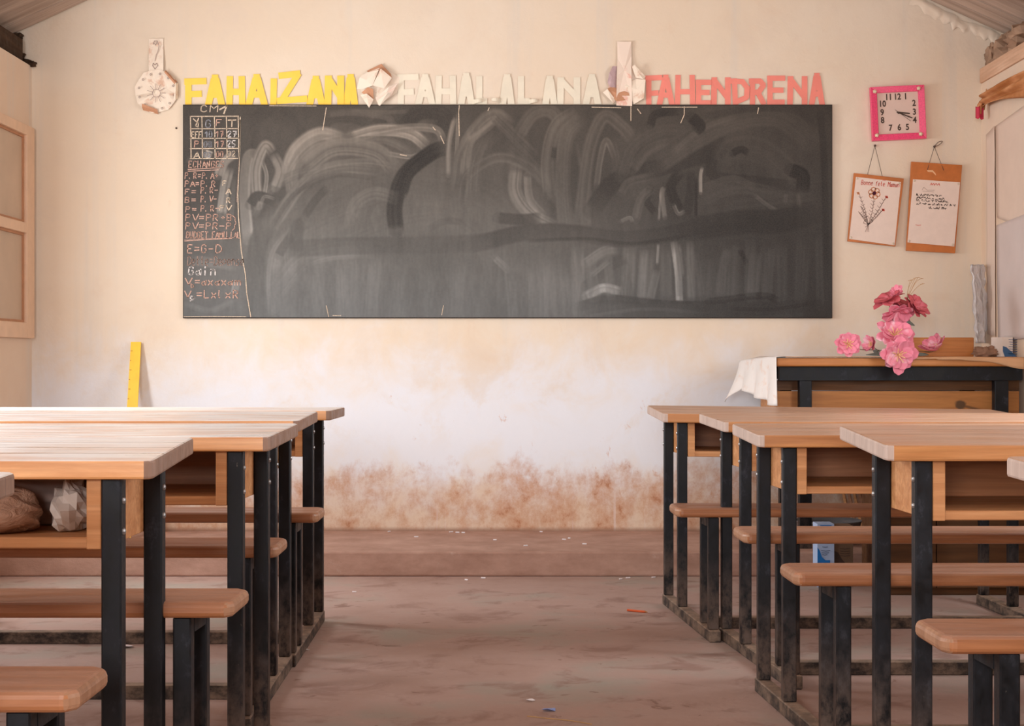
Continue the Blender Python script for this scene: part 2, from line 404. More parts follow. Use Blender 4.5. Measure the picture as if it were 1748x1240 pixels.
# ------------------------------------------------------------------ stroke lettering
G = {'A':'00,26,40;12,32','B':'00,06,26,35,34,23,03;23,32,31,20,00','C':'35,26,16,05,01,10,20,31','D':'00,06,26,44,42,20,00','E':'36,06,00,30;03,23',
'F':'36,06,00;03,23','G':'35,26,16,05,01,10,20,31,33,23','H':'00,06;30,36;03,33','I':'10,16','L':'06,00,30','M':'00,06,23,46,40','N':'00,06,30,36',
'O':'10,01,05,16,26,35,31,20,10','P':'00,06,26,35,34,23,03','R':'00,06,26,35,34,23,03;13,30','S':'35,26,16,05,04,13,23,32,31,20,10,01','T':'06,46;26,20',
'U':'06,01,10,20,31,36','V':'06,20,46','X':'00,46;06,40','Y':'06,11,20,31,22,46','Z':'06,36,00,30','0':'10,01,05,16,26,35,31,20,10','1':'04,26,20','2':'05,16,26,35,34,00,30',
'5':'36,06,03,23,32,31,20,00','7':'06,36,10;13,33','8':'13,04,05,16,26,35,34,23,13,02,01,10,20,31,32,23','+':'13,33;24,22','-':'03,33','=':'04,34;02,32','.':'00,01','}':'06,25,24,33,22,21,00',
'a':'33,13,02,01,10,20,33;34,30','i':'13,10;15,16','n':'04,00;03,14,24,33,30','m':'04,00;03,14,23,20;23,34,43,40','x':'00,34;04,30','p':'04,00;04,24,33,32,21,01','e':'02,32,33,24,14,03,01,10,30',
'l':'06,01,10','h':'06,00;03,14,24,33,30','t':'16,11,20;04,24','o':'10,01,03,14,24,33,31,20,10','b':'06,00,20,31,33,24,04','r':'04,00;03,14,24','u':'04,01,10,20,31;34,30','f':'36,26,15,10;04,24',
'd':'36,30,10,01,03,14,34','s':'34,14,03,12,22,31,20,00','v':'04,10,34','c':'33,24,14,03,01,10,30','^':'02,13,22'}
def text_strokes(txt, x0, x1, ybase, h, slant=0.0, jit=0.0, seed=1):
    r = random.Random(seed); n = len(txt); cw = (x1-x0)/max(1, n); out = []
    for i, ch in enumerate(txt):
        if ch == ' ' or ch not in G: continue
        for st_ in G[ch].split(';'):
            pts = []
            for q in st_.split(','):
                gx, gy = int(q[0])/4, int(q[1])/6
                pts.append((x0+i*cw+gx*cw*0.82+gy*h*slant+r.uniform(-jit, jit), ybase-gy*h+r.uniform(-jit, jit)))
            out.append(pts)
    return out
def ribbon(mb, pts, wpx, d, mi=0, lift=0.0, sc=None):
    q = wpx*0.5
    for (xa, ya_), (xb, yb_) in zip(pts, pts[1:]):
        dx, dy = xb-xa, yb_-ya_; L = math.hypot(dx, dy)
        if L < 1e-6: continue
        ex, ey = dx/L*q*0.6, dy/L*q*0.6; nx, ny = -dy/L*q, dx/L*q
        P4 = [(xa-ex+nx, ya_-ey+ny), (xb+ex+nx, yb_+ey+ny), (xb+ex-nx, yb_+ey-ny), (xa-ex-nx, ya_-ey-ny)]
        mb.prism([W(a*1.0, b, d-lift) for a, b in P4], (0, 0.0004, 0), mi)
    return mb

# ------------------------------------------------------------------ blackboard
BX0, BX1, BY0, BY1 = 313.5, 1419.5, 180, 542
bd = WB-0.022
root = thing('blackboard', 'long black wall blackboard smeared with wiped chalk above the platform', 'blackboard', W(866, 542, bd))
NX, NY = 830, 272
yy, xx = np.mgrid[0:NY, 0:NX].astype(np.float64); px_ = BX0+(xx/(NX-1))*(BX1-BX0); py_ = BY0+(yy/(NY-1))*(BY1-BY0)
rs = np.random.RandomState(3)
def vnoise(sx, sy, seed):
    r = np.random.RandomState(seed); gx, gy = int((BX1-BX0)/sx)+3, int((BY1-BY0)/sy)+3; g_ = r.rand(gy, gx)
    u = (px_-BX0)/sx; v = (py_-BY0)/sy; i = u.astype(int); j = v.astype(int); fu = u-i; fv = v-j
    fu = fu*fu*(3-2*fu); fv = fv*fv*(3-2*fv)
    return (g_[j, i]*(1-fu)+g_[j, i+1]*fu)*(1-fv)+(g_[j+1, i]*(1-fu)+g_[j+1, i+1]*fu)*fv
tx = (px_-BX0)/(BX1-BX0); ty = (py_-BY0)/(BY1-BY0)
lum = 71 - 16*np.clip((tx-0.55)/0.35, 0, 1) + 38*np.clip((ty-0.38)/0.45, 0, 1)*(1-np.clip((tx-0.6)/0.3, 0, 1)) - 12*np.clip(0.12-tx, 0, 1)/0.12  # base tone: chalk dust, with some board sheen painted in
lum += (vnoise(60, 45, 1)-0.5)*10+(vnoise(9, 60, 2)-0.5)*6+(vnoise(3, 3, 4)-0.5)*5
def swipe(pts, wd, dl, al=1.0, seed=None, streak=0.36, soft=0.22):
    """one pass of the wiping cloth: pts in board pixels, width, brightness shift"""
    global lum
    P = np.array([tuple(p)[:2] for p in cr([(a, b, 0) for a, b in pts], 26)])
    if len(pts) < 3: P = np.array([[pts[0][0]+(pts[1][0]-pts[0][0])*k/40, pts[0][1]+(pts[1][1]-pts[0][1])*k/40] for k in range(41)], dtype=float)
    n = len(P); cell = (BX1-BX0)/(NX-1); j0 = max(0, int((P[:, 1].min()-wd-BY0)/cell)); j1 = int((P[:, 1].max()+wd-BY0)/cell)+2; i0 = max(0, int((P[:, 0].min()-wd-BX0)/cell)); i1 = int((P[:, 0].max()+wd-BX0)/cell)+2
    sl = (slice(j0, j1), slice(i0, i1)); px_s, py_s = px_[sl], py_[sl]
    T = np.gradient(P, axis=0); T /= (np.linalg.norm(T, axis=1)[:, None]+1e-9)
    best = np.full(px_s.shape, 1e9); perp = np.zeros(px_s.shape); prm = np.zeros(px_s.shape)
    for k in range(n):
        dx = px_s-P[k, 0]; dy = py_s-P[k, 1]; d2 = dx*dx+dy*dy; m = d2 < best
        best[m] = d2[m]; perp[m] = (dx*T[k, 1]-dy*T[k, 0])[m]; prm[m] = k/(n-1)
    r = np.random.RandomState(seed if seed is not None else int(pts[0][0]*7+pts[0][1]) % 9999)
    streak = 0.12 if wd >= 90 else streak
    nb = int(np.clip(wd/2.4, 5, 40)); prof = r.rand(nb+1)
    q = np.clip((perp/wd+0.5)*nb, 0, nb-0.001); i = q.astype(int); fq = q-i; fq = fq*fq*(3-2*fq); st = prof[i]*(1-fq)+prof[i+1]*fq
    e = np.clip((wd/2-np.sqrt(best))/(wd*soft*0.5+0.5), 0, 1); e *= np.clip((1-prm)/0.22, 0.0, 1)**0.7*np.clip((prm+0.015)/0.07, 0, 1)**0.7
    e = np.clip(e, 0, 1)
    lum[sl] = lum[sl]*(1-e*al)+(base0[sl]+dl*1.2*(1-streak+streak*2*st)-(5 if dl < 8 else 0))*e*al
base0 = lum.copy()-4
A_ = 0.85
for (p, wd, dl, al) in [
  # broad veils
  ([(520,300),(620,240),(700,250),(700,330)], 120, 22, .6), ([(430,470),(560,380),(760,330),(900,420)], 150, 20, .7),
  ([(700,300),(850,330),(900,430)], 130, 18, .6), ([(1040,300),(1200,230),(1330,240),(1390,330)], 120, 12, .6),
  # top dark arcs
  ([(415,250),(440,200),(480,190),(520,240)], 26, 2, .8), ([(425,290),(425,230),(450,200)], 30, 6, .7), ([(470,200),(500,215),(530,245)], 22, 4, .8),
  ([(550,235),(560,205),(600,200),(640,215)], 24, 6, .8), ([(640,222),(700,190),(760,190),(780,210)], 40, 4, .8), ([(560,195),(600,192),(660,200),(670,220)], 14, 22, .6),
  ([(690,215),(720,190),(760,200),(745,240)], 30, -4, .8), ([(600,190),(660,192),(700,190)], 8, 30, .5),
  # bright cloudy arcs, upper left
  ([(487,300),(505,255),(545,228),(590,238)], 26, 58, .8), ([(500,330),(500,290),(535,250),(590,235)], 26, 40, .7), ([(600,234),(650,222),(700,228),(730,250)], 24, 62, .85),
  ([(640,228),(700,218),(745,222),(757,245)], 16, 54, .8), ([(610,240),(660,240),(705,262)], 16, 30, .7), ([(660,262),(700,268),(718,262)], 10, 56, .6),
  ([(520,285),(570,252),(640,258),(675,290)], 34, 34, .8), ([(470,380),(520,312),(580,288),(650,290)], 24, 26, .9), ([(480,350),(540,290),(620,275),(680,285)], 12, 40, .5),
  ([(430,370),(455,330),(500,300),(560,285)], 20, 34, .5), ([(462,390),(505,330),(570,300),(640,305)], 10, 12, .8),
  # left bright plumes and the dark wedge
  ([(424,410),(418,330),(424,270),(440,265)], 22, 56, .8), ([(440,350),(437,290),(452,250),(465,262)], 22, 58, .8), ([(470,320),(478,290),(466,262)], 20, 50, .7), ([(452,330),(455,300),(448,275)], 8, 80, .5),
  ([(427,350),(440,335),(470,345)], 20, 0, .9), ([(445,350),(452,336),(470,340)], 7, 40, .6), ([(436,541),(436,470),(440,420),(455,385)], 38, 6, .92), ([(470,540),(466,480),(474,430),(500,400)], 26, 34, .5),
  ([(495,470),(492,420),(500,385)], 18, 20, .6), ([(505,430),(508,390),(520,380)], 26, 4, .6), ([(476,436),(485,420),(500,400)], 18, 2, .7), ([(520,370),(540,340),(560,320)], 16, 4, .7),
  ([(470,500),(510,450),(560,430),(640,425)], 34, 30, .5), ([(540,440),(530,490),(540,541)], 60, 8, .35),
  # the dark crescent in the middle
  ([(676,392),(674,350),(690,300),(735,262),(762,252)], 30, -12, .97), ([(684,330),(700,290),(740,258)], 26, -16, .8),
  # middle
  ([(600,370),(610,345),(640,330),(680,340)], 26, 30, .5), ([(590,392),(600,360),(615,350)], 16, 22, .5), ([(645,395),(640,370),(650,350)], 14, 26, .4),
  ([(765,300),(766,250),(772,215),(778,200)], 10, 56, .7), ([(776,300),(780,250),(782,190)], 8, 44, .7), ([(790,300),(800,240),(840,200),(865,210)], 26, 34, .8),
  ([(775,320),(785,260),(820,205),(850,192),(880,215)], 16, 22, .8), ([(800,240),(830,220),(850,200)], 14, 50, .4), ([(845,200),(870,225),(915,270)], 22, 14, .8),
  ([(815,290),(830,250),(850,225)], 22, 8, .8), ([(790,340),(800,300),(850,270),(900,285),(940,320)], 22, 22, .8), ([(805,330),(810,280),(830,230)], 24, 30, .4),
  ([(885,230),(910,195),(940,190),(960,215)], 26, 20, .8), ([(870,250),(905,280),(960,350),(985,400)], 24, 14, .6), ([(880,290),(880,330),(905,365),(950,390)], 26, 44, .7), ([(900,300),(905,340),(930,370)], 16, 52, .5),
  ([(850,372),(890,375),(925,372)], 22, -2, .8), ([(730,392),(760,378),(800,380)], 14, 6, .4),
  # verticals around 950-1050
  ([(938,330),(935,270),(950,215),(985,190)], 26, 26, .8), ([(965,390),(960,300),(968,230),(995,200)], 30, 18, .8), ([(1000,390),(1000,310),(990,240)], 22, 22, .6), ([(990,380),(1005,260),(1030,200),(1060,215),(1085,245)], 26, 22, .8),
  ([(1018,320),(1025,270),(1035,240),(1050,270)], 12, 34, .7), ([(1030,330),(1052,290),(1045,240)], 16, 22, .5), ([(945,270),(947,250)], 10, -4, .7), ([(1100,200),(1085,250),(1060,310)], 22, 6, .6),
  # right arcs
  ([(1010,360),(1050,310),(1110,290),(1200,265),(1250,240)], 34, 0, .9), ([(1060,300),(1080,250),(1130,220),(1190,225)], 26, 12, .9), ([(1080,290),(1110,255),(1160,240)], 20, 20, .7),
  ([(1120,280),(1180,240),(1250,205),(1330,200),(1395,250)], 44, 14, .85), ([(1150,260),(1200,220),(1260,200)], 14, 24, .5), ([(1215,270),(1220,300),(1290,310),(1370,320)], 22, -4, .8),
  ([(1230,280),(1250,250),(1300,250),(1350,290),(1380,330)], 40, 10, .7), ([(1250,262),(1265,255),(1278,262)], 14, -12, .9), ([(1350,290),(1370,300),(1370,330)], 26, -12, .9),
  ([(1180,200),(1195,215),(1185,225)], 22, -14, .8), ([(1110,215),(1120,195),(1160,190)], 16, -12, .7), ([(1200,200),(1280,186),(1360,190),(1400,230)], 14, 4, .7),
  ([(1200,340),(1260,320),(1340,335)], 26, 14, .6), ([(1200,320),(1250,305),(1290,320)], 14, 18, .6), ([(1250,350),(1330,340),(1400,335)], 20, 10, .5),
  ([(1160,360),(1145,320),(1165,290)], 20, -10, .7), ([(1172,370),(1180,320),(1178,290)], 18, -4, .7), ([(1196,330),(1196,300),(1199,285)], 7, 80, .7), ([(1188,370),(1189,300)], 6, -18, .7),
  ([(1060,330),(1075,310),(1120,300)], 16, 22, .5), ([(1110,320),(1105,345),(1120,365)], 14, -14, .6), ([(1135,372),(1130,330),(1135,320)], 10, 56, .5), ([(1150,350),(1158,365),(1170,360)], 8, 60, .6), ([(1125,375),(1128,325)], 5, 80, .5),
  ([(1085,375),(1095,340),(1115,320)], 18, 30, .5), ([(1060,378),(1075,372),(1080,380)], 8, 50, .5), ([(1290,335),(1310,350),(1330,362)], 8, 46, .4), ([(1340,345),(1342,330)], 8, 40, .4), ([(1365,355),(1362,330)], 8, 34, .4),
  # lower verticals, right half
  ([(990,541),(985,420)], 26, 26, .6), ([(1070,505),(1075,420)], 26, 34, .6), ([(1095,510),(1100,425)], 18, 42, .6), ([(1122,450),(1124,415)], 6, 74, .5), ([(1110,510),(1122,460)], 16, 50, .5),
  ([(1160,516),(1158,470),(1150,410)], 14, 84, .85), ([(1166,470),(1160,415)], 6, 50, .6), ([(1180,510),(1178,410)], 16, 40, .6), ([(1205,510),(1210,440)], 30, 12, .6), ([(1228,505),(1235,450),(1245,425)], 18, 34, .6),
  ([(1250,520),(1255,440),(1262,420)], 22, 14, .7), ([(1285,510),(1290,430)], 24, 30, .6), ([(1275,450),(1262,425)], 10, -14, .6), ([(1310,505),(1315,420)], 20, 28, .5), ([(1330,520),(1335,410)], 24, 10, .7), ([(1365,530),(1370,400)], 22, 16, .5), ([(1400,525),(1398,400)], 16, 18, .5),
  ([(1000,490),(1040,455),(1070,440)], 22, 2, .85), ([(1000,450),(1030,430),(1055,425)], 20, 34, .6), ([(1000,506),(1030,492),(1060,498)], 18, 66, .7), ([(1010,470),(1040,445)], 10, 40, .5),
  ([(860,520),(862,440)], 30, 22, .4), ([(880,470),(900,485),(920,486)], 16, 4, .7), ([(845,440),(870,465)], 14, 40, .4), ([(640,530),(645,445)], 26, 16, .4), ([(755,500),(745,450)], 26, -2, .3), ([(580,541),(582,450)], 30, 12, .4), ([(935,541),(930,430)], 34, 12, .5),
  # the long dark sweep, and the low one
  ([(500,425),(600,420),(760,418),(880,408)], 34, 2, .65), ([(800,420),(900,397),(980,398),(1060,408),(1150,398),(1230,378),(1330,372),(1418,366)], 32, 0, .93), ([(1180,392),(1260,380),(1330,378),(1400,360)], 46, -6, .7), ([(900,412),(1000,408),(1080,416),(1180,402)], 8, -14, .5),
  ([(988,524),(1040,512),(1120,520),(1200,522),(1330,512)], 20, -6, .9), ([(995,530),(1120,530),(1260,530),(1410,520)], 26, 0, .8), ([(1210,515),(1300,505),(1330,515)], 14, -12, .7), ([(1250,528),(1320,528),(1405,515)], 8, -14, .5),
  ([(1005,540),(1100,528),(1200,534)], 8, 18, .3),
  ([(1400,190),(1408,300),(1410,500)], 14, -10, .5),
  ([(318,330),(350,300),(400,290)], 30, 8, .4), ([(372,300),(385,275),(402,262)], 18, 74, .7), ([(378,365),(384,320),(392,285)], 20, 64, .7), ([(350,262),(362,266)], 16, 110, .7), ([(395,372),(400,300)], 10, 30, .5), ([(350,246),(364,246)], 12, 60, .4),
  ([(318,400),(360,395),(400,400)], 60, 26, .45), ([(330,445),(370,450),(408,455)], 20, 34, .4), ([(318,520),(360,530),(405,510)], 12, 24, .4), ([(400,500),(404,480)], 14, 60, .5), ([(330,265),(320,280)], 12, 34, .5)]:
    swipe(p, wd, dl, al)
rb = random.Random(12)
for x_ in range(470, 1000, 24): swipe([(x_+rb.uniform(-8, 8), 545), (x_+rb.uniform(-10, 10), rb.uniform(425, 470))], rb.uniform(22, 44), rb.uniform(-4, 18), .4)
for x_ in range(1010, 1400, 30): swipe([(x_+rb.uniform(-8, 8), 508), (x_+rb.uniform(-10, 10), rb.uniform(405, 440))], rb.uniform(14, 30), rb.uniform(0, 26), .45)
lum += (vnoise(2.6, 14, 9)-0.5)*5*np.clip((lum-60)/30, 0.3, 1.4)
lum = np.clip(lum, 28, 190)
me = bpy.data.meshes.new('writing_surface')
base = wloc(root)
X = ((px_-VX)*bd/F-base.x).ravel(); Z = (HC-(py_-VY)*bd/F-base.z).ravel()
co = np.stack([X, np.zeros_like(X), Z], 1)
idx = np.arange(NX*NY).reshape(NY, NX)
q4 = np.stack([idx[:-1, :-1], idx[1:, :-1], idx[1:, 1:], idx[:-1, 1:]], -1).reshape(-1, 4)
me.vertices.add(len(co)); me.vertices.foreach_set('co', co.ravel())
me.loops.add(q4.size); me.loops.foreach_set('vertex_index', q4.ravel())
me.polygons.add(len(q4)); me.polygons.foreach_set('loop_start', np.arange(0, q4.size, 4)); me.polygons.foreach_set('loop_total', np.full(len(q4), 4))
me.update(calc_edges=True)
L = lum.ravel()/255; wm = np.clip(1-ty, 0, 1).ravel()
rgb = np.stack([L*(0.93+0.10*wm), L*0.945, L*(0.945-0.09*wm)], 1)
lin = np.where(rgb <= 0.04045, rgb/12.92, ((rgb+0.055)/1.055)**2.4)
at = me.color_attributes.new('chalk', 'FLOAT_COLOR', 'POINT'); at.data.foreach_set('color', np.concatenate([lin, np.ones((len(lin), 1))], 1).astype(np.float32).ravel())
t = NT('chalk_smeared_slate', 0.62, 0.3); vc = t.n('ShaderNodeVertexColor'); vc.layer_name = 'chalk'
fn = t.noise(t.pos(), 180, 3); t.color(t.mix(t.remap(fn, 0.3, 0.7, 0.0, 0.12), vc.outputs[0], srgb(120, 108, 100))); M['slate'] = t.m
me.materials.append(M['slate'])
o = bpy.data.objects.new('writing_surface', me); C.objects.link(o); o.parent = root
M['black_edge'] = plain('board_edge_black', (52, 44, 40), 0.7)
a, b = W(BX0, BY0, bd), W(BX1, BY1, bd)
build('backing_board', MB().box(a.x-0.004, b.x+0.004, bd+0.002, WB-0.001, b.z-0.004, a.z+0.004), M['black_edge'], root)
M['chalk_p'] = plain('peach_chalk', (196, 158, 142), 0.9, 0.1, 0.4, 260); M['chalk_y'] = plain('cream_chalk', (206, 186, 164), 0.9, 0.1, 0.4, 260)
M['chalk_w'] = plain('white_chalk', (206, 198, 194), 0.9, 0.1, 0.35, 260); M['chalk_b'] = plain('blue_chalk', (150, 150, 156), 0.9, 0.1, 0.2, 300); M['chalk_f'] = plain('faded_chalk', (150, 128, 118), 0.9, 0.1, 0.4, 260)
CM_ = [M['chalk_p'], M['chalk_y'], M['chalk_w'], M['chalk_b'], M['chalk_f']]
lift = 0.002
def T(txt, x0, x1, yb_, h, mi=0, wd=1.7, sl=0.05, seed=1):
    mb = MB()
    for s_ in text_strokes(txt, x0, x1, yb_, h, sl, 0.35, seed): ribbon(mb, s_, wd*0.88, bd, 0, lift)
    build('chalk_writing', mb, CM_[mi], root)
def LN(pts, mi=1, wd=1.6): build('chalk_line', ribbon(MB(), pts, wd*0.85, bd, 0, lift), CM_[mi], root)
T('CM', 343, 374, 191, 11, 1, 1.8); LN([(375,187),(387,181),(382,194)], 1, 3)
for x_ in (325, 344.5, 366, 386.5, 406.5): LN([(x_, 199), (x_+0.8, 235), (x_+1.2, 271)], 1, 1.9)
for y_ in (198.8, 220, 236.5, 253.8, 271): LN([(324.5, y_), (366, y_-0.2), (407, y_-0.4)], 1, 1.8)
LN([(330,203),(339,211),(338,217),(334,215),(339,202)], 1, 2.2); T('G', 351, 364, 218, 13, 3, 2); T('F', 369, 383, 215, 11, 0, 1.8); T('T', 389, 405, 216, 11, 1, 2)
T('EFF', 327, 346, 235, 10, 1, 1.8); T('10', 350, 364, 234, 10, 3, 2); T('17', 368, 384, 234, 10, 0); T('27', 388, 407, 234, 10, 2, 2)
T('P', 332, 343, 251, 10, 0, 2); T('08', 348, 364, 251, 9, 3); T('17', 368, 385, 251, 10, 0); T('25', 388, 404, 251, 11, 2, 2)
T('A', 331, 343, 270, 10, 1, 2.2); T('02', 348, 362, 268, 8, 3, 1.4); T('00', 369, 383, 268, 9, 0); T('02', 388, 404, 267, 9, 1, 1.3)
T('ECHANGES', 322, 384, 286, 11, 0, 1.7); LN([(321,289.5),(375,286.5)], 0, 1.6); LN([(321,292.5),(373,290)], 0, 1.6)
T('P.R=P.A+', 316, 374, 305, 10, 0); T('PA=P.R', 316, 370, 318.5, 9.5, 0); T('F', 380, 390, 317, 8, 1); T('F=', 316, 338, 332, 9, 0); T('P.R-', 343, 374, 330, 10, 0); T('A', 386, 396, 331, 9, 1, 2)
T('B=', 316, 338, 346, 9, 0); T('P.V-', 343, 372, 345, 10, 0); T('R', 387, 396, 346, 8, 1, 2); T('P=', 317, 339, 362, 9, 0); T('P.R-', 343, 376, 361, 10, 0); T('PV', 375, 397, 359, 8, 1)
T('PV=PR+B', 317, 399, 377, 11, 0, 1.8); T('PV=PR-P', 317, 398, 391.5, 11, 0, 1.8); T('}', 396, 406, 394, 26, 0, 1.5); T('BUDGET FAMILIAL', 318, 412, 406.5, 10.5, 0, 1.7); LN([(315,411.5),(350,409),(396,407)], 0, 1.9); LN([(315,409),(400,405.5)], 4, 1.2)
T('E=G-D', 320, 380, 432, 14, 0, 2); T('Dette=Depense', 320, 418, 453, 15, 4, 1.8); T('Gain', 322, 372, 469.5, 14, 2, 2.6)
T('V', 316, 330, 486, 11, 0, 2); T('b', 326, 333, 491, 7, 0, 1.6); T('=axaxam', 333, 412, 487, 12, 0, 2)
T('V', 315, 328, 508, 11, 0, 2); T('p', 325, 335, 514, 12, 2, 2.6); T('=LxlxR', 336, 410, 509, 13, 0, 2)
LN([(410,200),(409,260),(406,330),(407,370),(412,430),(419,470),(421,500),(428,541)], 1, 1.9)
LN([(410,205),(408,270),(404,345)], 4, 1.4)
for p in ([(557,184),(556,190),(551,222)], [(784,180),(783,192),(784,232)], [(739,217),(743,222)], [(752,232),(758,245)], [(1077,182),(1077,206)], [(1168,182),(1168,196),(1162,210)], [(1295,184),(1293,194)], [(835,184),(833,189)], [(1088,186),(1094,194)], [(683,264),(694,266)]): LN(p, 1, 1.7)
for p in ([(314,541),(360,540.5),(420,541)], [(557,522),(561,541)], [(568,539),(582,539)], [(757,522),(754,538)], [(1130,183),(1190,183)], [(1010,183),(1060,184)], [(460,180.5),(540,181)]): LN(p, 1, 1.3)

# ------------------------------------------------------------------ cut paper words above the board
M['yel'] = plain('yellow_paper', (255, 208, 88), 0.7, 0.2, 0.04, 12); M['pale'] = plain('faded_paper', (232, 222, 202), 0.75, 0.2, 0.05, 14); M['cor'] = plain('coral_paper', (240, 142, 128), 0.7, 0.2, 0.05, 14)
GL = {'F': lambda a, b, t_, m: [((a+.13*b*0+m/2, t_), (a+m/2, 1)), ((a, t_+.11), (b, t_+.11)), ((a+.1, .62), (a+(b-a)*.78, .62))]}
def letter(ch, x0, x1, y0, y1, wd, mat, label, group, curl=0, lift=0.0):
    h = wd/2; st_ = []; cx = (x0+x1)/2; H_ = y1-y0
    if ch == 'F': st_ = [[(x0+h+1, y0), (x0+h+1, y1)], [(x0, y0+h), (x1, y0+h-1)], [(x0+h, y0+H_*.6), (x0+(x1-x0)*.78, y0+H_*.58)]]
    if ch == 'E': st_ = [[(x0+h, y0), (x0+h, y1)], [(x0, y0+h), (x1, y0+h)], [(x0+h, (y0+y1)/2), (x1-3, (y0+y1)/2)], [(x0, y1-h), (x1-1, y1-h)]]
    if ch == 'A': st_ = [[(x0+h, y1), (cx-1, y0+h*.9)], [(x1-h, y1), (cx+1, y0+h*.9)], [(x0+wd, y0+H_*.66), (x1-wd, y0+H_*.66)], [(cx-h*.9, y0+h*.9), (cx+h*.9, y0+h*.9)]]
    if ch == 'H': st_ = [[(x0+h, y0), (x0+h-1, y1)], [(x1-h, y0), (x1-h+1, y1)], [(x0+h, y0+H_*.55), (x1-h, y0+H_*.55)]]
    if ch == 'I': st_ = [[(x0+h, y0), (x0+h-1, y1)]]
    if ch == 'L': st_ = [[(x0+h, y0), (x0+h, y1)], [(x0, y1-h), (x1, y1-h)]]
    if ch == 'N': st_ = [[(x0+h, y0), (x0+h-1, y1)], [(x1-h, y0), (x1-h, y1)], [(x0+h, y0+5), (x1-h, y1-H_*.25)]]
    if ch == 'Z': st_ = [[(x0+2, y0+h+1), (x1-12, y0+h-3)], [(x1-14, y0+2), (x0+6, y1-h)], [(x0-1, y1-h), (x1, y1-h-4)]]
    if ch == 'D': st_ = [[(x0+h, y0), (x0+h+2, y1)], [(x0-2, y0+h), (x0+(x1-x0)*.6, y0+h+1), (x1-h, y0+H_*.35), (x1-h-1, y0+H_*.7), (x0+h, y1-h)]]
    if ch == 'R': st_ = [[(x0+h, y0), (x0+h, y1)], [(x0, y0+h), (x0+(x1-x0)*.6, y0+h), (x1-h-1, y0+H_*.25), (x0+(x1-x0)*.55, y0+H_*.5), (x0+h, y0+H_*.55)], [(x0+(x1-x0)*.45, y0+H_*.5), (x1-h, y1)]]
    mb = MB()
    for k_, s_ in enumerate(st_):
        for q_, ((xa, ya_), (xb, yb_)) in enumerate(zip(s_, s_[1:])):
            dx, dy = xb-xa, yb_-ya_; L_ = math.hypot(dx, dy); nx, ny = -dy/L_*h, dx/L_*h
            if ch in 'AZN' and k_ < 2 and abs(dy) > 10 and ch != 'Z':    # legs end square on the board
                nx, ny = math.copysign(h*1.08, nx), 0
            e = 0 if (abs(dy) > 10) else 0.5
            ex, ey = dx/L_*e, dy/L_*e
            z_ = WB-0.004-lift-k_*0.0004-q_*0.00025; e = 1.6 if len(s_) > 2 else e; ex, ey = dx/L_*e, dy/L_*e
            mb.prism([W(xa-ex+nx, ya_-ey+ny, z_), W(xb+ex+nx, yb_+ey+ny, z_), W(xb+ex-nx, yb_+ey-ny, z_), W(xa-ex-nx, ya_-ey-ny, z_)], (0, 0.0008, 0))
    if curl:   # a loose curled corner
        x_, y_ = (x1-2, y1-2) if curl > 0 else (x0+2, y1-4)
        def fn(u, v): p = W(x_+curl*u*16, y_-6+v*8-u*4*(v-.2), WB-0.006); p.y -= 0.02*math.sin(u*2.6); return p
        mb.grid(fn, 6, 2)
    o = build('paper_letter', mb, mat); return tag(o, label, 'letter', group)
ordn = ['first', 'second', 'third', 'fourth', 'fifth', 'sixth', 'seventh', 'eighth', 'ninth', 'tenth']
def word(items, colr, mat, wd, group, where):
    seen = 0
    for i, (ch, x0, x1, y0, y1, *cu) in enumerate(items):
        nb = []
        if i: nb.append('after the %s' % items[i-1][0])
        if i < len(items)-1: nb.append('before the %s' % items[i+1][0])
        lab = '%s paper letter %s, %s letter of the %s word above the blackboard' % (colr, ch, ordn[i], where)
        letter(ch, x0, x1, y0, y1, wd, mat, lab, group, cu[0] if cu else 0, (i % 2)*0.0016)
word([('F',315,352,134,179), ('A',350,384,128,179), ('H',387,418,130,179), ('A',419,457,127,179), ('I',462,473,134,179), ('Z',474,524,123,178), ('A',523,555,130,179), ('N',555,587,129,179), ('A',586,611,127,179)], 'yellow', M['yel'], 11, 'yellow letters above the blackboard', 'yellow')
word([('F',678,714,127,178), ('A',709,743,127,178), ('H',744,778,129,178), ('A',782,810,125,178,1), ('L',813,831,130,178), ('A',853,878,127,178,-1), ('L',884,904,130,178,1), ('A',926,951,130,178), ('N',952,990,132,178), ('A',995,1026,127,178)], 'faded cream', M['pale'], 10.5, 'faded letters above the blackboard', 'faded middle')
word([('F',1102,1130,129,180), ('A',1121,1152,128,180), ('H',1153,1186,128,180), ('E',1188,1214,136,180), ('N',1215,1247,132,180), ('D',1249,1280,134,180), ('R',1280,1309,134,179), ('E',1310,1340,129,179), ('N',1345,1378,130,179), ('A',1381,1408,125,179)], 'coral pink', M['cor'], 9, 'coral letters above the blackboard', 'coral')

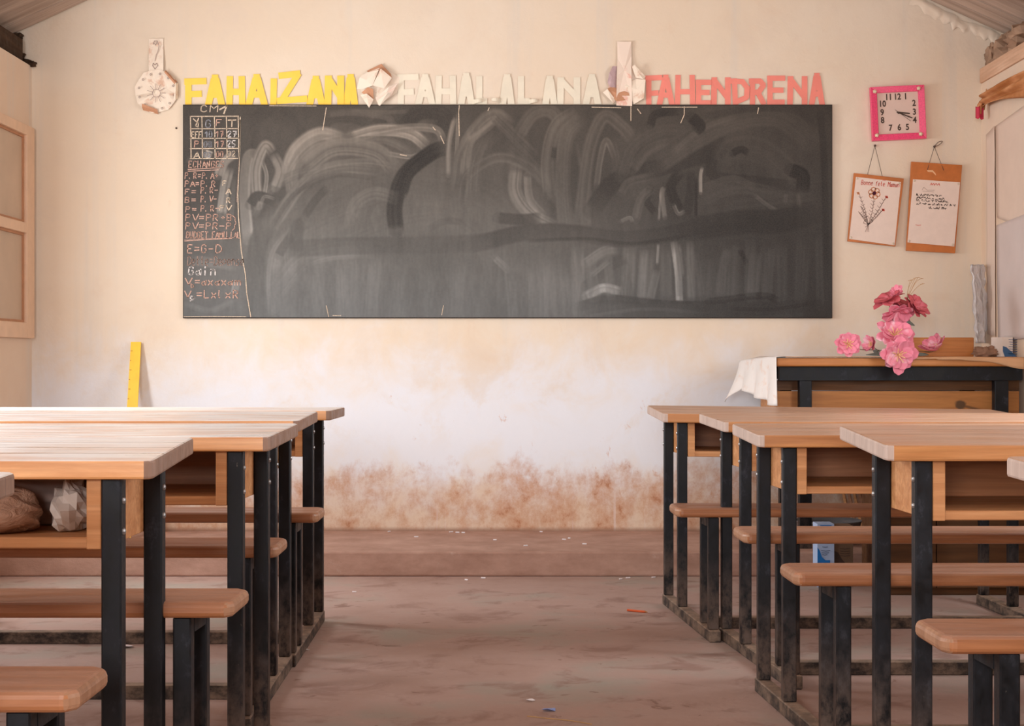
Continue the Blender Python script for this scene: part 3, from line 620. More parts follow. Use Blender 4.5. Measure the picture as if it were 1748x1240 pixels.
# ------------------------------------------------------------------ crumpled paper ornaments
def paper_mat(name, base, stain, amt=0.6):
    t = NT(name, 0.8, 0.2); n = t.noise(t.pos(), 14, 5, 0.65, 0.6)
    t.color(t.mix(t.remap(n, 0.52, 0.68, 0, amt), srgb(*base), srgb(*stain))); return t.m
M['paper1'] = paper_mat('aged_white_paper', (240, 224, 206), (206, 150, 118)); M['paper2'] = paper_mat('stained_paper', (238, 218, 202), (222, 140, 120), 0.7)
M['ink'] = plain('grey_pencil', (176, 152, 142), 0.8); M['brown_flap'] = plain('brown_flap_paper', (196, 144, 112), 0.8); M['lilac'] = plain('lilac_paper', (196, 168, 170), 0.8)
def octo(name, cx, cy, r, seed, strip, label, mat, amp=0.012, flaps=(), marks=True, stripback=True):
    rt = thing(name, label, 'paper decoration', W(cx, cy+r, WB-0.005))
    rn = random.Random(seed); mb = MB(); k = r*WB/F
    c = W(cx, cy, WB-0.012); n = 16
    ring = []
    for i in range(n):
        a = 2*math.pi*(i+.5)/n; rr = k*(1.0 if i % 2 else 0.95)
        ring.append(c+Vector((math.cos(a)*rr, rn.uniform(-amp, 0.004), math.sin(a)*rr)))
    mid = [c+(p-c)*0.55+Vector((0, rn.uniform(-amp*.8, 0.006), 0)) for p in ring]
    vs = ring+mid+[c+Vector((0, -0.004, 0))]
    fs = [(i, (i+1) % n, n+(i+1) % n, n+i) for i in range(n)]+[(n+i, n+(i+1) % n, 2*n) for i in range(n)]
    mb.add([v if v.y < WB-0.003 else Vector((v.x, WB-0.003, v.z)) for v in vs], fs)
    build('octagon', mb, mat, rt, solid=0.0008)
    for j, (ang, depth, m_) in enumerate(flaps):    # folded edges standing off the paper
        a = math.radians(ang); u = Vector((math.cos(a), 0, math.sin(a))); v = Vector((-math.sin(a), 0, math.cos(a)))
        p0 = c+u*k*0.97-v*k*0.36; p1 = c+u*k*0.97+v*k*0.36
        q0 = c+u*k*(0.97-depth)-v*k*0.42+Vector((0, -0.026, 0)); q1 = c+u*k*(0.97-depth*.7)+v*k*0.30+Vector((0, -0.018, 0))
        build('folded_flap', MB().add([p0, p1, (p1+q1)/2+Vector((0, -0.012, 0)), q1, q0, (p0+q0)/2+Vector((0, -0.014, 0))], [(0, 1, 2, 5), (5, 2, 3, 4)]), M[m_], rt, solid=0.0008)
    if strip:
        x0, x1, y0, y1 = strip
        def fn(u, v): p = W(x0+(x1-x0)*u, y0+(y1-y0)*v, WB-0.008-0.006*math.sin(v*5+seed)-0.004*u); return p
        build('paper_strip', MB().grid(fn, 3, 10), mat, rt, solid=0.0008)
    if marks:
        mb = MB(); dd = WB-0.030
        for i in range(11):
            a = 2*math.pi*i/11
            ribbon(mb, [(cx+math.cos(a)*r*.20, cy+3+math.sin(a)*r*.20), (cx+math.cos(a)*r*.42, cy+3+math.sin(a)*r*.42)], 0.9, dd)
            ribbon(mb, [(cx+math.cos(a)*r*.18, cy+3+math.sin(a)*r*.18), (cx+math.cos(a+.6)*r*.18, cy+3+math.sin(a+.6)*r*.18)], 0.9, dd)
        for i in range(12):
            a = 2*math.pi*i/12+.2; q = (cx+math.cos(a)*r*.8, cy+math.sin(a)*r*.8)
            for j in range(6):
                b1, b2 = j*1.047, (j+1)*1.047
                ribbon(mb, [(q[0]+1.6*math.cos(b1), q[1]+1.6*math.sin(b1)), (q[0]+1.6*math.cos(b2), q[1]+1.6*math.sin(b2))], 0.9, dd)
        if strip:
            x_ = (strip[0]+strip[1])/2
            for p in ([(x_-5,76),(x_-3,70),(x_+2,70),(x_+5,78),(x_+3,88),(x_,94),(x_-2,104)], [(x_-2,118),(x_-6,112),(x_-5,108),(x_-2,111),(x_+1,108),(x_+3,112),(x_-2,118)], [(x_-4,73),(x_-1,77),(x_+1,72)]): ribbon(mb, p, 1.1, WB-0.020)
        build('pencil_drawing', mb, M['ink'], rt)
    return rt
octo('paper_ornament', 267, 156, 38, 4, (254, 279, 66, 126), 'white octagonal paper ornament with pencil drawing and strip, left of the yellow word', M['paper1'], 0.010, [(45, .16, 'brown_flap'), (255, .25, 'brown_flap'), (0, .14, 'paper1')])  # brown flaps paint in the shadow of the folded edges
def facets(label, base, parts):
    rt = thing('paper_ornament', label, 'paper decoration', W(base[0], base[1], WB-0.005))
    for nm, mt, pts in parts:
        mb = MB(); P_ = [W(x, y, WB-z_) for x, y, z_ in pts]; c = sum(P_, Vector())/len(P_); c.y -= 0.003
        mb.add(P_+[c], [(i, (i+1) % len(P_), len(P_)) for i in range(len(P_))]); build(nm, mb, M[mt], rt, solid=0.0008)
facets('crumpled white paper ornament with folded flaps between yellow and faded words', (646, 180), [
  ('paper_backing', 'paper1', [(612,145,.004),(617,128,.006),(648,114,.01),(668,124,.006),(682,132,.004),(678,158,.006),(658,172,.004),(640,176,.006),(620,164,.004)]),
  ('folded_flap', 'paper1', [(609,152,.012),(614,132,.022),(628,123,.016),(648,116,.030),(636,146,.034),(620,152,.02)]),
  ('folded_flap', 'brown_flap', [(626,121,.010),(651,109,.014),(667,126,.020),(669,133,.026),(650,117,.036),(628,123,.018)]),
  ('folded_square', 'paper1', [(650,117,.044),(669,133,.032),(656,151,.046),(636,146,.040)]),
  ('folded_flap', 'brown_flap', [(617,158,.012),(628,149,.030),(637,152,.026),(638,172,.014)]),
  ('folded_flap', 'paper1', [(615,162,.020),(626,160,.030),(638,170,.020),(630,184,.036)]),
  ('folded_flap', 'paper2', [(641,167,.020),(664,148,.042),(679,141,.030),(668,164,.024),(646,180,.030)]),
  ('folded_flap', 'paper1', [(644,172,.040),(663,157,.052),(667,162,.034),(648,181,.036)])])
facets('stained paper ornament with vertical strip between faded and coral words', (1068, 181), [
  ('paper_backing', 'paper2', [(1038,150,.004),(1046,113,.008),(1078,110,.006),(1101,130,.004),(1099,168,.006),(1081,178,.004),(1052,174,.006)]),
  ('folded_flap', 'lilac', [(1037,141,.014),(1040,125,.026),(1046,113,.020),(1053,113,.014),(1051,151,.010),(1041,148,.018)]),
  ('folded_flap', 'paper1', [(1079,114,.030),(1083,110,.040),(1102,131,.020),(1098,135,.030),(1085,133,.012)]),
  ('folded_flap', 'paper1', [(1066,146,.024),(1085,135,.014),(1102,136,.034),(1099,168,.030),(1082,178,.018)]),
  ('folded_flap', 'brown_flap', [(1037,151,.020),(1045,148,.012),(1073,158,.026),(1077,170,.020),(1053,173,.028),(1044,166,.016)]),
  ('folded_flap', 'paper1', [(1029,158,.020),(1037,152,.030),(1052,172,.018),(1047,176,.030)]),
  ('paper_strip', 'paper2', [(1053.5,71,.008),(1077.5,71,.014),(1078,95,.010),(1078,130,.028),(1079,181,.024),(1052,180,.022),(1053,130,.030),(1054,100,.012)])])
# ------------------------------------------------------------------ clock
rt = thing('wall_clock', 'square pink wall clock with white dial hanging right of the blackboard', 'clock', W(1534, 240, WB-0.002))
M['pink'] = plain('glittery_pink_plastic', (240, 78, 124), 0.35, 0.5, 0.14, 160); M['dial'] = plain('pale_dial', (222, 196, 184), 0.5, 0.3, 0.02); M['num'] = plain('dial_black', (74, 58, 50), 0.6)
M['gem'] = plain('cream_corner_stud', (226, 206, 176), 0.3, 0.5, 0.1)
ang = math.radians(-2.6); ccx, ccy = 1534, 192.5
def CK(dx, dy, d=WB): return W(ccx+dx*math.cos(ang)-dy*math.sin(ang), ccy+dx*math.sin(ang)+dy*math.cos(ang), d)
mb = MB(); Hs, Is = 46, 35.5; dk = WB-0.035
def ring_side(a0, a1, b0, b1):
    mb.prism([CK(*a0, dk), CK(*a1, dk), CK(*b1, dk+0.006), CK(*b0, dk+0.006)], (0, 0.03, 0))
ring_side((-Hs,-Hs),(Hs,-Hs),(-Is,-Is),(Is,-Is)); ring_side((Hs,-Hs),(Hs,Hs),(Is,-Is),(Is,Is)); ring_side((Hs,Hs),(-Hs,Hs),(Is,Is),(-Is,Is)); ring_side((-Hs,Hs),(-Hs,-Hs),(-Is,Is),(-Is,-Is))
build('clock_frame', mb, M['pink'], rt, bevel=0.002)
dd = WB-0.016
build('dial', MB().prism([CK(-Is, -Is, dd), CK(Is, -Is, dd), CK(Is, Is, dd), CK(-Is, Is, dd)], (0, 0.013, 0)), M['dial'], rt)
def glyph_mesh(mb, txt, cx, cy, size, toW, depth):
    cu = bpy.data.curves.new('numeral', 'FONT'); cu.body = txt; cu.size = 1; cu.align_x = 'CENTER'; cu.align_y = 'CENTER'; cu.offset = 0.028; cu.resolution_u = 3
    ob = bpy.data.objects.new('numeral', cu); C.objects.link(ob)
    bpy.context.view_layer.update()
    m = ob.to_mesh()
    mb.add([toW(cx+v.co.x*size*0.85, cy-v.co.y*size, depth) for v in m.vertices], [tuple(p.vertices) for p in m.polygons])
    ob.to_mesh_clear(); bpy.data.objects.remove(ob); bpy.data.curves.remove(cu)
for txt, x_, y_ in (('12',-1,-27),('1',13,-27),('2',27,-15),('3',27,0),('4',27,14),('5',14,25.5),('6',0,25.5),('7',-15,25.5),('8',-28,12),('9',-28,-1.5),('10',-27,-16),('11',-16,-27)):
    mb = MB(); glyph_mesh(mb, txt, x_, y_, 14.5, CK, dd-0.0012); build('numeral', mb, M['num'], rt)
def hand(name, pts, wd, lift_):
    mb = MB()
    for (xa, ya_), (xb, yb_) in zip(pts, pts[1:]):
        dx, dy = xb-xa, yb_-ya_; L_ = math.hypot(dx, dy); nx, ny = -dy/L_*wd/2, dx/L_*wd/2
        mb.prism([CK(xa+nx, ya_+ny, dd-lift_), CK(xb+nx, yb_+ny, dd-lift_), CK(xb-nx, yb_-ny, dd-lift_), CK(xa-nx, ya_-ny, dd-lift_)], (0, 0.0008, 0))
    build(name, mb, M['num'], rt)
hand('hour_hand', [(-3, -1), (19, 2.2)], 2.2, 0.003); hand('minute_hand', [(-3, -1.5), (23, 10)], 2.0, 0.0045); hand('second_hand', [(-6, -5.5), (20, 15)], 0.6, 0.006)
build('hand_hub', MB().dome(CK(0, 0, dd-0.006), (0, -1, 0), 0.006, 0.003), M['num'], rt)
for x_, y_ in ((-39, -38), (36, -40), (-39, 37), (36, 38)):
    build('corner_stud', MB().dome(CK(x_, y_, dk-0.001), (0, -1, 0), 0.011, 0.009, 5), M['gem'], rt)
for_s = M

# ------------------------------------------------------------------ two hanging boards
M['ply'] = plain('varnished_plywood', (190, 110, 52), 0.45, 0.4, 0.14, 20); M['card'] = plain('white_card', (232, 212, 200), 0.7, 0.2, 0.03); M['string'] = plain('dark_string', (92, 76, 68), 0.8)
M['tack'] = plain('drawing_pin_metal', (214, 200, 180), 0.3, 0.5, 0.05, 30, 0.5); M['red'] = plain('red_crayon', (214, 92, 76), 0.8); M['orange'] = plain('orange_crayon', (232, 160, 120), 0.8); M['violet'] = plain('violet_crayon', (190, 90, 140), 0.8)
def hung(name, label, quad, card, nail, ties, loop=False):
    rt = thing(name, label, 'picture', W(*quad[3], WB-0.004))
    build('board', MB().prism([W(x, y, WB-0.024) for x, y in quad], (0, 0.014, 0)), M['ply'], rt, bevel=0.001)
    build('card', MB().prism([W(x, y, WB-0.0262) for x, y in card], (0, 0.001, 0)), M['card'], rt)
    mb = MB()
    for a in ties: mb.tube([W(*nail, WB-0.010), W(*a, WB-0.027)], 0.0013, 5)
    if loop: mb.tube(cr([W(nail[0], nail[1], WB-0.012), W(nail[0]+8, nail[1]-3, WB-0.014), W(nail[0]+14, nail[1]-9, WB-0.012), W(nail[0]+7, nail[1]-8, WB-0.012), W(nail[0]-1, nail[1]+1, WB-0.012)], 5), 0.0016, 5)
    build('hanging_string', mb, M['string'], rt)
    build('nail', MB().dome(W(*nail, WB-0.002), (0, -1, 0.1), 0.006, 0.014, 8), M['string'], rt)
    for x, y in card:
        cx = sum(p[0] for p in card)/4; cy = sum(p[1] for p in card)/4
        x, y = x+(cx-x)*0.07, y+(cy-y)*0.05
        build('drawing_pin', MB().dome(W(x, y, WB-0.0262), (0, -1, 0), 0.0055, 0.004, 8), M['tack'], rt)
    return rt
rt = hung('flower_drawing', 'plywood board with flower bouquet drawing and greeting hanging under the clock', [(1458, 295.5), (1543, 305), (1528.5, 421), (1447, 412)], [(1461, 302), (1538, 311), (1527, 419), (1449.5, 408)], (1493.5, 249), [(1481, 298), (1506, 301)])
mb = MB(); dp = WB-0.0268
def D(pts, mi=0, wd=0.8): ribbon(mb, pts, wd, dp, mi)
def rot_text(txt, x0, y0, x1, y1, h, mi, wd=0.8, seed=3):
    n_ = math.hypot(x1-x0, y1-y0)
    for s_ in text_strokes(txt, 0, n_, 0, h, 0.1, 0.15, seed):
        D([(x0+a*(x1-x0)/n_-b*(y1-y0)/n_*(1), y0+a*(y1-y0)/n_+b*(x1-x0)/n_) for a, b in s_], mi, wd)
rot_text('Bonne fete Maman', 1470, 315, 1536, 320, 7.5, 1, 0.9); D([(1507, 308.5), (1509, 306.8), (1511, 308.8)], 1)
fx, fy = 1492.5, 330
for i in range(6):
    a = i*math.pi/3+.3; c_ = (fx+6*math.cos(a), fy+6*math.sin(a))
    D([(c_[0]+4.2*math.cos(b*0.785), c_[1]+4.2*math.sin(b*0.785)) for b in range(9)], 2, 1.5)
    D([(fx, fy), (fx+3*math.cos(a), fy+3*math.sin(a))], 3, 1.4)
base_ = (1482, 384)
for tip in ((1492, 340), (1467, 332), (1512, 337), (1507, 358), (1470, 352), (1466, 362)):
    D([base_, ((base_[0]+tip[0])/2+2, (base_[1]+tip[1])/2), tip], 0, 1.0)
    for q in range(2, 8):
        f_ = q/8; x_, y_ = base_[0]+(tip[0]-base_[0])*f_, base_[1]+(tip[1]-base_[1])*f_
        D([(x_, y_), (x_-3, y_-3.4)], 0, .9); D([(x_, y_), (x_+3.2, y_-2.6)], 0, .9)
for x_, y_, c_ in ((1465, 330, 2), (1513.5, 336.5, 1), (1507.7, 358.5, 1)):
    for b in range(4): D([(x_-2+b, y_-1.6), (x_-1+b, y_+1.6)], c_, 1.4)
D([(1482, 384), (1476, 376), (1474, 381), (1482, 384), (1490, 378), (1488, 374), (1482, 384), (1477, 388)], 0, 1.2)
for q in (-3, 0, 3): D([(1482, 384), (1480+q, 396)], 0, 1.1)
build('crayon_drawing', mb, [M['ink'], M['red'], M['orange'], M['violet']], rt)
rt = hung('handwritten_notice', 'tall plywood board with handwritten note on white card, right of the flower drawing', [(1556, 276), (1642.5, 282), (1630.5, 432.5), (1547, 428)], [(1558.5, 306), (1639, 311.5), (1629, 421), (1549, 414)], (1595, 250.5), [(1583, 290), (1611, 291)], True)
mb = MB()
D([(1588, 316), (1590, 312.5), (1591, 316), (1594, 313), (1595, 316.5), (1598, 313), (1600, 316.5), (1603, 313.5), (1604, 317)], 1, 0.9); D([(1574, 324), (1577, 320), (1583, 325), (1595, 325)], 4, 0.7); D([(1575, 326.5), (1594, 328)], 4, 0.6)
def scrib(x0, y0, x1, y1, h, seed):
    r_ = random.Random(seed); x_ = x0; cur = []
    while x_ < x1:
        f_ = (x_-x0)/(x1-x0); yb_ = y0+(y1-y0)*f_
        if r_.random() < 0.12 and len(cur) > 3: D(cur, 0, 0.8); cur = []; x_ += 1.8
        cur.append((x_, yb_-r_.choice((0, 0, h*.6, h, h*.5)))); x_ += r_.uniform(0.5, 1.1)
    if len(cur) > 1: D(cur, 0, 0.8)
scrib(1564, 334, 1610, 336, 3.4, 1); scrib(1564, 339, 1612, 341, 3.2, 2); scrib(1564, 343.5, 1622, 346, 3.2, 3); scrib(1564, 349, 1631, 352, 3.2, 4); scrib(1585, 356, 1617, 358, 3.6, 5)
D([(1563, 384), (1567, 385), (1572, 384.5)], 1, 0.8)
build('handwriting', mb, [M['num'], M['red'], M['orange'], M['violet'], M['ink']], rt)
M['chip'] = plain('bare_ply_chip', (232, 184, 140), 0.6)
build('chipped_patch', MB().prism([W(1582, 290.5, WB-0.0245), W(1592, 290.5, WB-0.0245), W(1597, 296, WB-0.0245), W(1598, 300, WB-0.0245), W(1592, 294, WB-0.0245), W(1584, 293.5, WB-0.0245)], (0, 0.0004, 0)), M['chip'], rt)
# loose nail in the plaster left of the board
tag(build('nail', MB().dome(W(301, 219, WB-0.001), (0, -1, 0), 0.005, 0.012, 8), M['string']), 'small dark nail in the wall left of the blackboard', 'nail')

# ------------------------------------------------------------------ school desks
def desk(m, d, xe, typ, kt, kf, g, label, stretch, roll=0.0, top='top', du=0.085, db=-0.015, ds=0.075, mid=True, L_=1.37, sl=0.02):
    Hh, Bb = ((0.744, 0.446) if typ == 'A' else (0.720, 0.420))
    row = 'desks in the left row' if m < 0 else 'desks in the right row'
    rt = thing('school_desk', label, 'school desk', (xe+m*L_/2, d, 0), row)
    def X(u, yo, k=0.0): return xe+m*u+k*yo
    def quad(u0, u1, y0, y1, za, zb, k, mb, mi=0, zs=0.0, zr=0.0):
        def pt(u, yo, z_): return (X(u, yo, k), d+yo, z_+zs*yo-zr*(u/L_))
        us = (u0, u1) if m > 0 else (u1, u0)
        return mb.hexa([pt(us[0], y0, za), pt(us[1], y0, za), pt(us[1], y1, za), pt(us[0], y1, za), pt(us[0], y0, zb), pt(us[1], y0, zb), pt(us[1], y1, zb), pt(us[0], y1, zb)], mi)
    # tabletop of four planks, end grain at both ends, knocked corners
    mb = MB(); c0 = 0.016
    poly = [(c0, 0), (L_-c0, 0), (L_-c0*.3, c0*.4), (L_, c0*1.2), (L_, 0.5-c0*1.3), (L_-c0*.4, 0.5-c0*.4), (L_-c0*1.3, 0.5), (c0*1.3, 0.5), (c0*.4, 0.5-c0*.4), (0, 0.5-c0*1.3), (0, c0*1.2), (c0*.3, c0*.4)]
    if m < 0: poly = poly[::-1]
    n_ = len(poly); wv = lambda u, yo: 0.003*math.sin(yo*23+d*5)*(1 if u < .3 else -1)
    vs = [(X(u+wv(u, yo), yo, kt), d+yo, z_+sl*yo-roll*(u/L_)) for z_ in (Hh, Hh+0.034) for u, yo in poly]
    fs = [tuple(reversed(range(n_))), tuple(range(n_, 2*n_))]+[(j, (j+1) % n_, n_+(j+1) % n_, n_+j) for j in range(n_)]
    mb.add(vs, fs); mb.mi = [0, 0]+[1 if abs(poly[j][0]-poly[(j+1) % n_][0]) < 0.5 else 0 for j in range(n_)]
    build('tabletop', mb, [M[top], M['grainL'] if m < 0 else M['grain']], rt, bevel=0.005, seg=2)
    P_ = 0.018
    side_u = [(du, 1), (L_-du, -1)]
    for ue, inw in side_u:
        for yo in (0.048, 0.335):
            mb = MB(); quad(ue-P_, ue+P_, yo-P_, yo+P_, 0.04, Hh-0.001, 0, mb)
            off = kf*yo; mb.v = [(x_+off, y_, z_+(sl*yo-roll*(ue/L_) if z_ > .3 else 0)) for x_, y_, z_ in mb.v]
            build('leg', mb, M['steel'], rt, bevel=0.003, seg=1)
            for zz in (0.030, 0.085):
                c_ = (X(ue-inw*P_, 0)+off, d+yo-0.004, Hh-zz-0.01-roll*(ue/L_))
                build('bolt', MB().dome(c_, (-inw*m, 0, 0), 0.007, 0.005, 8), M['bolt'], rt)
        for yo in (-g+0.035, -g+0.165):
            ub = ue-inw*(du-ds)
            mb = MB(); quad(ub-P_, ub+P_, yo-P_, yo+P_, 0.04, Bb, 0, mb); off = kf*yo
            mb.v = [(x_+off, y_, z_) for x_, y_, z_ in mb.v]
            build('bench_leg', mb, M['steel'], rt, bevel=0.003, seg=1)
        ub = ue-inw*(du-ds)
        mb = MB(); quad(ub-P_, ub+P_, -g+0.053, -g+0.147, Bb-0.034, Bb, kf, mb); build('bench_bracket', mb, M['steel'], rt)
        mb = MB()
        pts = [(ub, -g-0.0), (ue, 0.36)]
        a_, b2_ = pts
        vs = []
        for z_ in (0, 0.04):
            ring = [(a_[0]-0.02, a_[1]), (a_[0]+0.02, a_[1]), (b2_[0]+0.02, b2_[1]), (b2_[0]-0.02, b2_[1])]
            if m < 0: ring = ring[::-1]
            vs += [(X(u, yo, kf), d+yo, z_) for u, yo in ring]
        mb.hexa(vs); build('foot_rail', mb, M['rail'], rt, bevel=0.003, seg=1)
        # shelf side board hung inside the legs
        mb = MB(); a1, a2 = sorted((ue+inw*P_, ue+inw*(P_+0.026)))
        quad(a1, a2, 0.032, 0.43, Hh-0.126, Hh-0.001, 0, mb); mb.v = [(x_+kf*(y_-d), y_, z_+(sl*(y_-d) if z_ > Hh-.01 else 0)-roll*(ue/L_)) for x_, y_, z_ in mb.v]
        build('side_board', mb, M['box'], rt, bevel=0.0015, seg=1)
    iu = du+P_+0.026
    mb = MB(); quad(iu, L_-iu, 0.045, 0.405, Hh-0.126, Hh-0.106, kf, mb, zr=roll); build('book_shelf', mb, M['box'], rt, bevel=0.002, seg=1)
    mb = MB(); quad(iu, L_-iu, 0.405, 0.425, Hh-0.12, Hh+sl*0.41-0.002, kf, mb, zr=roll); build('back_board', mb, M['bench'], rt)
    mb = MB(); quad(ds+P_+.005, L_-ds-P_-.005, stretch, stretch+0.04, 0.0, 0.04, 0, mb); build('stretcher', mb, M['rail'], rt, bevel=0.002, seg=1)
    # bench plank
    mb = MB(); c0 = 0.022; a, b = db, L_-db
    poly = [(a+c0*.6, -g), (b-c0*.6, -g), (b, -g+c0), (b, -g+0.2-c0), (b-c0, -g+0.2), (a+c0, -g+0.2), (a, -g+0.2-c0), (a, -g+c0)]
    if m < 0: poly = poly[::-1]
    n_ = 8; vs = [(X(u, yo, kf*.4), d+yo, z_) for z_ in (Bb, Bb+0.032) for u, yo in poly]
    fs = [tuple(reversed(range(n_))), tuple(range(n_, 2*n_))]+[(j, (j+1) % n_, n_+(j+1) % n_, n_+j) for j in range(n_)]
    mb.add(vs, fs); mb.mi = [0, 0]+[1 if abs(poly[j][0]-poly[(j+1) % n_][0]) < 0.03 else 0 for j in range(n_)]
    build('bench_seat', mb, [M['bench'], M['bench_end']], rt, bevel=0.011, seg=3)
    return rt
# left row, far to near
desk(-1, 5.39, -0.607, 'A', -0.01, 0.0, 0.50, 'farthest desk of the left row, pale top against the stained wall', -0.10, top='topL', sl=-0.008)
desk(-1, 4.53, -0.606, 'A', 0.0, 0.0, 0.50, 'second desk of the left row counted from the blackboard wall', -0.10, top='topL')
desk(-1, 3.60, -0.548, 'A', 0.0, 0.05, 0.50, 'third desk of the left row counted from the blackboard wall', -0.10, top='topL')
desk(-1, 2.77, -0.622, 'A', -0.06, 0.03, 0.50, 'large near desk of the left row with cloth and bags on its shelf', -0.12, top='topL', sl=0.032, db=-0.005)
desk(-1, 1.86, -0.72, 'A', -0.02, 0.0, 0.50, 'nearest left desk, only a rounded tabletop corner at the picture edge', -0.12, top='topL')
# right row
desk(1, 5.79, 0.565, 'B', -0.045, -0.075, 0.475, 'farthest desk of the right row, in front of the teacher table', -0.20, roll=0.016, du=0.075, db=-0.02, ds=0.09, sl=0.03)
desk(1, 5.03, 0.680, 'B', -0.035, -0.075, 0.47, 'second desk of the right row, its top overlapping the third', -0.26, du=0.080, db=-0.02, ds=0.11)
desk(1, 4.18, 0.655, 'B', -0.0, -0.075, 0.47, 'third desk of the right row counted from the blackboard wall', -0.26, du=0.095, db=0.0, ds=0.10)
desk(1, 3.26, 0.778, 'A', -0.0, -0.06, 0.54, 'large near desk of the right row with light side boards and a bench', -0.26, du=0.087, db=-0.045, ds=0.058, sl=0.040)
desk(1, 2.23, 0.862, 'A', -0.02, -0.05, 0.50, 'nearest right desk, only its rounded tabletop corner at the picture edge', -0.12, du=0.087)

# ------------------------------------------------------------------ things on the near left shelf
t = NT('brown_rag_cloth', 0.9, 0.15); n1 = t.noise(t.pos((1, 1, 1.6)), 26, 4, 0.6, 1.5); t.color(t.ramp(n1, [(0.3, srgb(156, 118, 96)), (0.7, srgb(190, 152, 130))])); t.bump(n1, 1.0, 0.012); M['rag'] = t.m; M['bag'] = plain('white_plastic_bag', (206, 192, 182), 0.4, 0.4, 0.06, 30); M['rag2'] = plain('pink_grey_cloth', (176, 148, 138), 0.9, 0.15, 0.15, 12)
def crumple(name, c, r, seed, mat, label, cat, freq=1.6, amp=0.20, flat=None, nu=48, nv=32, smooth=True):
    mb = MB(); c = Vector(c); 
    for j in range(nv+1):
        th = math.pi*j/nv
        for i in range(nu):
            ph = 2*math.pi*i/nu; d_ = Vector((math.sin(th)*math.cos(ph), math.sin(th)*math.sin(ph), math.cos(th)))
            q = d_*freq+Vector((seed*5.1, seed, -seed*2.2))
            k_ = 1+amp*(0.9*mnoise.noise(q)+0.5*math.sin(q.x*3.1+q.z*4.3+5*mnoise.noise(q*0.8))*0.5+0.35*(abs(mnoise.noise(q*2.6))-0.2))
            p = Vector((d_.x*r[0], d_.y*r[1], d_.z*r[2]))*k_+c
            if flat is not None: p.z = max(p.z, flat)
            mb.v.append(tuple(p))
    for j in range(nv):
        for i in range(nu): mb.f.append((j*nu+i, (j+1)*nu+i, (j+1)*nu+(i+1) % nu, j*nu+(i+1) % nu)); mb.mi.append(0)
    o = build(name, mb, mat, smooth=smooth); return tag(o, label, cat)
fz = 0.6395
crumple('rag', (-0.945, 2.90, fz+0.034), (0.085, 0.06, 0.050), 2, M['rag'], 'crumpled brown cloth on the shelf of the near left desk', 'cloth', flat=fz)
crumple('plastic_bag', (-0.812, 2.93, fz+0.04), (0.038, 0.05, 0.05), 5, M['bag'], 'crumpled whitish plastic bag beside the brown cloth on the shelf', 'bag', 2.2, 0.36, flat=fz, nu=19, nv=12, smooth=False)
crumple('folded_cloth', (-0.88, 3.05, fz+0.048), (0.10, 0.055, 0.05), 9, M['rag2'], 'greyish pink cloth bundle behind the bag and brown cloth', 'cloth', 1.8, 0.25, flat=fz)

# ------------------------------------------------------------------ yellow ruler leaning on the wall
M['yr'] = plain('yellow_wood_paint', (255, 200, 60), 0.5, 0.4, 0.05, 20); M['dk'] = plain('ruler_marks', (176, 112, 60), 0.7)
rt = thing('board_ruler', 'long yellow ruler leaning against the wall beyond the left desks', 'ruler', (-1.79, 7.37, PLAT_Z))
a, b = Vector((-1.80, 7.39, PLAT_Z+0.004)), W(232, 584, 7.725); ax = (b-a).normalized(); sx = Vector((1, 0, 0))*0.029; nrm = ax.cross(sx).normalized()
mb = MB().hexa([a-sx*0.85, a+sx, a+sx+nrm*0.008, a-sx*0.85+nrm*0.008, b-sx*.85, b+sx*.85, b+sx*.85+nrm*0.008, b-sx*.85+nrm*0.008])
build('ruler_blade', mb, M['yr'], rt)
mb = MB()
fr = -nrm if nrm.y > 0 else nrm
for i in range(1, 20):
    c_ = a+(b-a)*i/20
    q = c_-sx*0.8+fr*0.0005
    ln = 0.010 if i % 2 else 0.006
    mb.prism([q, q+Vector((ln, 0, 0)), q+Vector((ln, 0, 0))+ax*0.003, q+ax*0.003], fr*0.001)
build('ruler_marks', mb, M['dk'], rt)

# ------------------------------------------------------------------ teacher table on the platform
rt = thing('teacher_table', 'wooden teacher table with black steel frame on the platform at right', 'table', (1.7, 7.3, PLAT_Z))
M['ttop'] = wood('teacher_top_wood', (176, 108, 54), (206, 138, 78), 0.45, 0.4, 0)
TZ = 0.957
build('tabletop', MB().box(1.182, 2.285, 7.0, 7.62, TZ-0.038, TZ), M['ttop'], rt, bevel=0.008, seg=3)
mb = MB().box(1.20, 2.28, 7.03, 7.075, 0.857, TZ-0.038); build('front_rail', mb, M['steel'], rt)
mb = MB().box(1.20, 2.28, 7.54, 7.58, 0.857, TZ-0.038); build('rear_rail', mb, M['steel'], rt)
for x0, x1 in ((1.288, 1.343), (2.157, 2.217)):
    for y_ in (7.03, 7.54): build('leg', MB().box(x0, x1, y_-0.002, y_+0.047, PLAT_Z, 0.856), M['steel'], rt, bevel=0.002, seg=1)
build('front_plank', MB().box(1.19, 2.28, 7.08, 7.10, 0.812, 0.857), M['cupb'], rt)
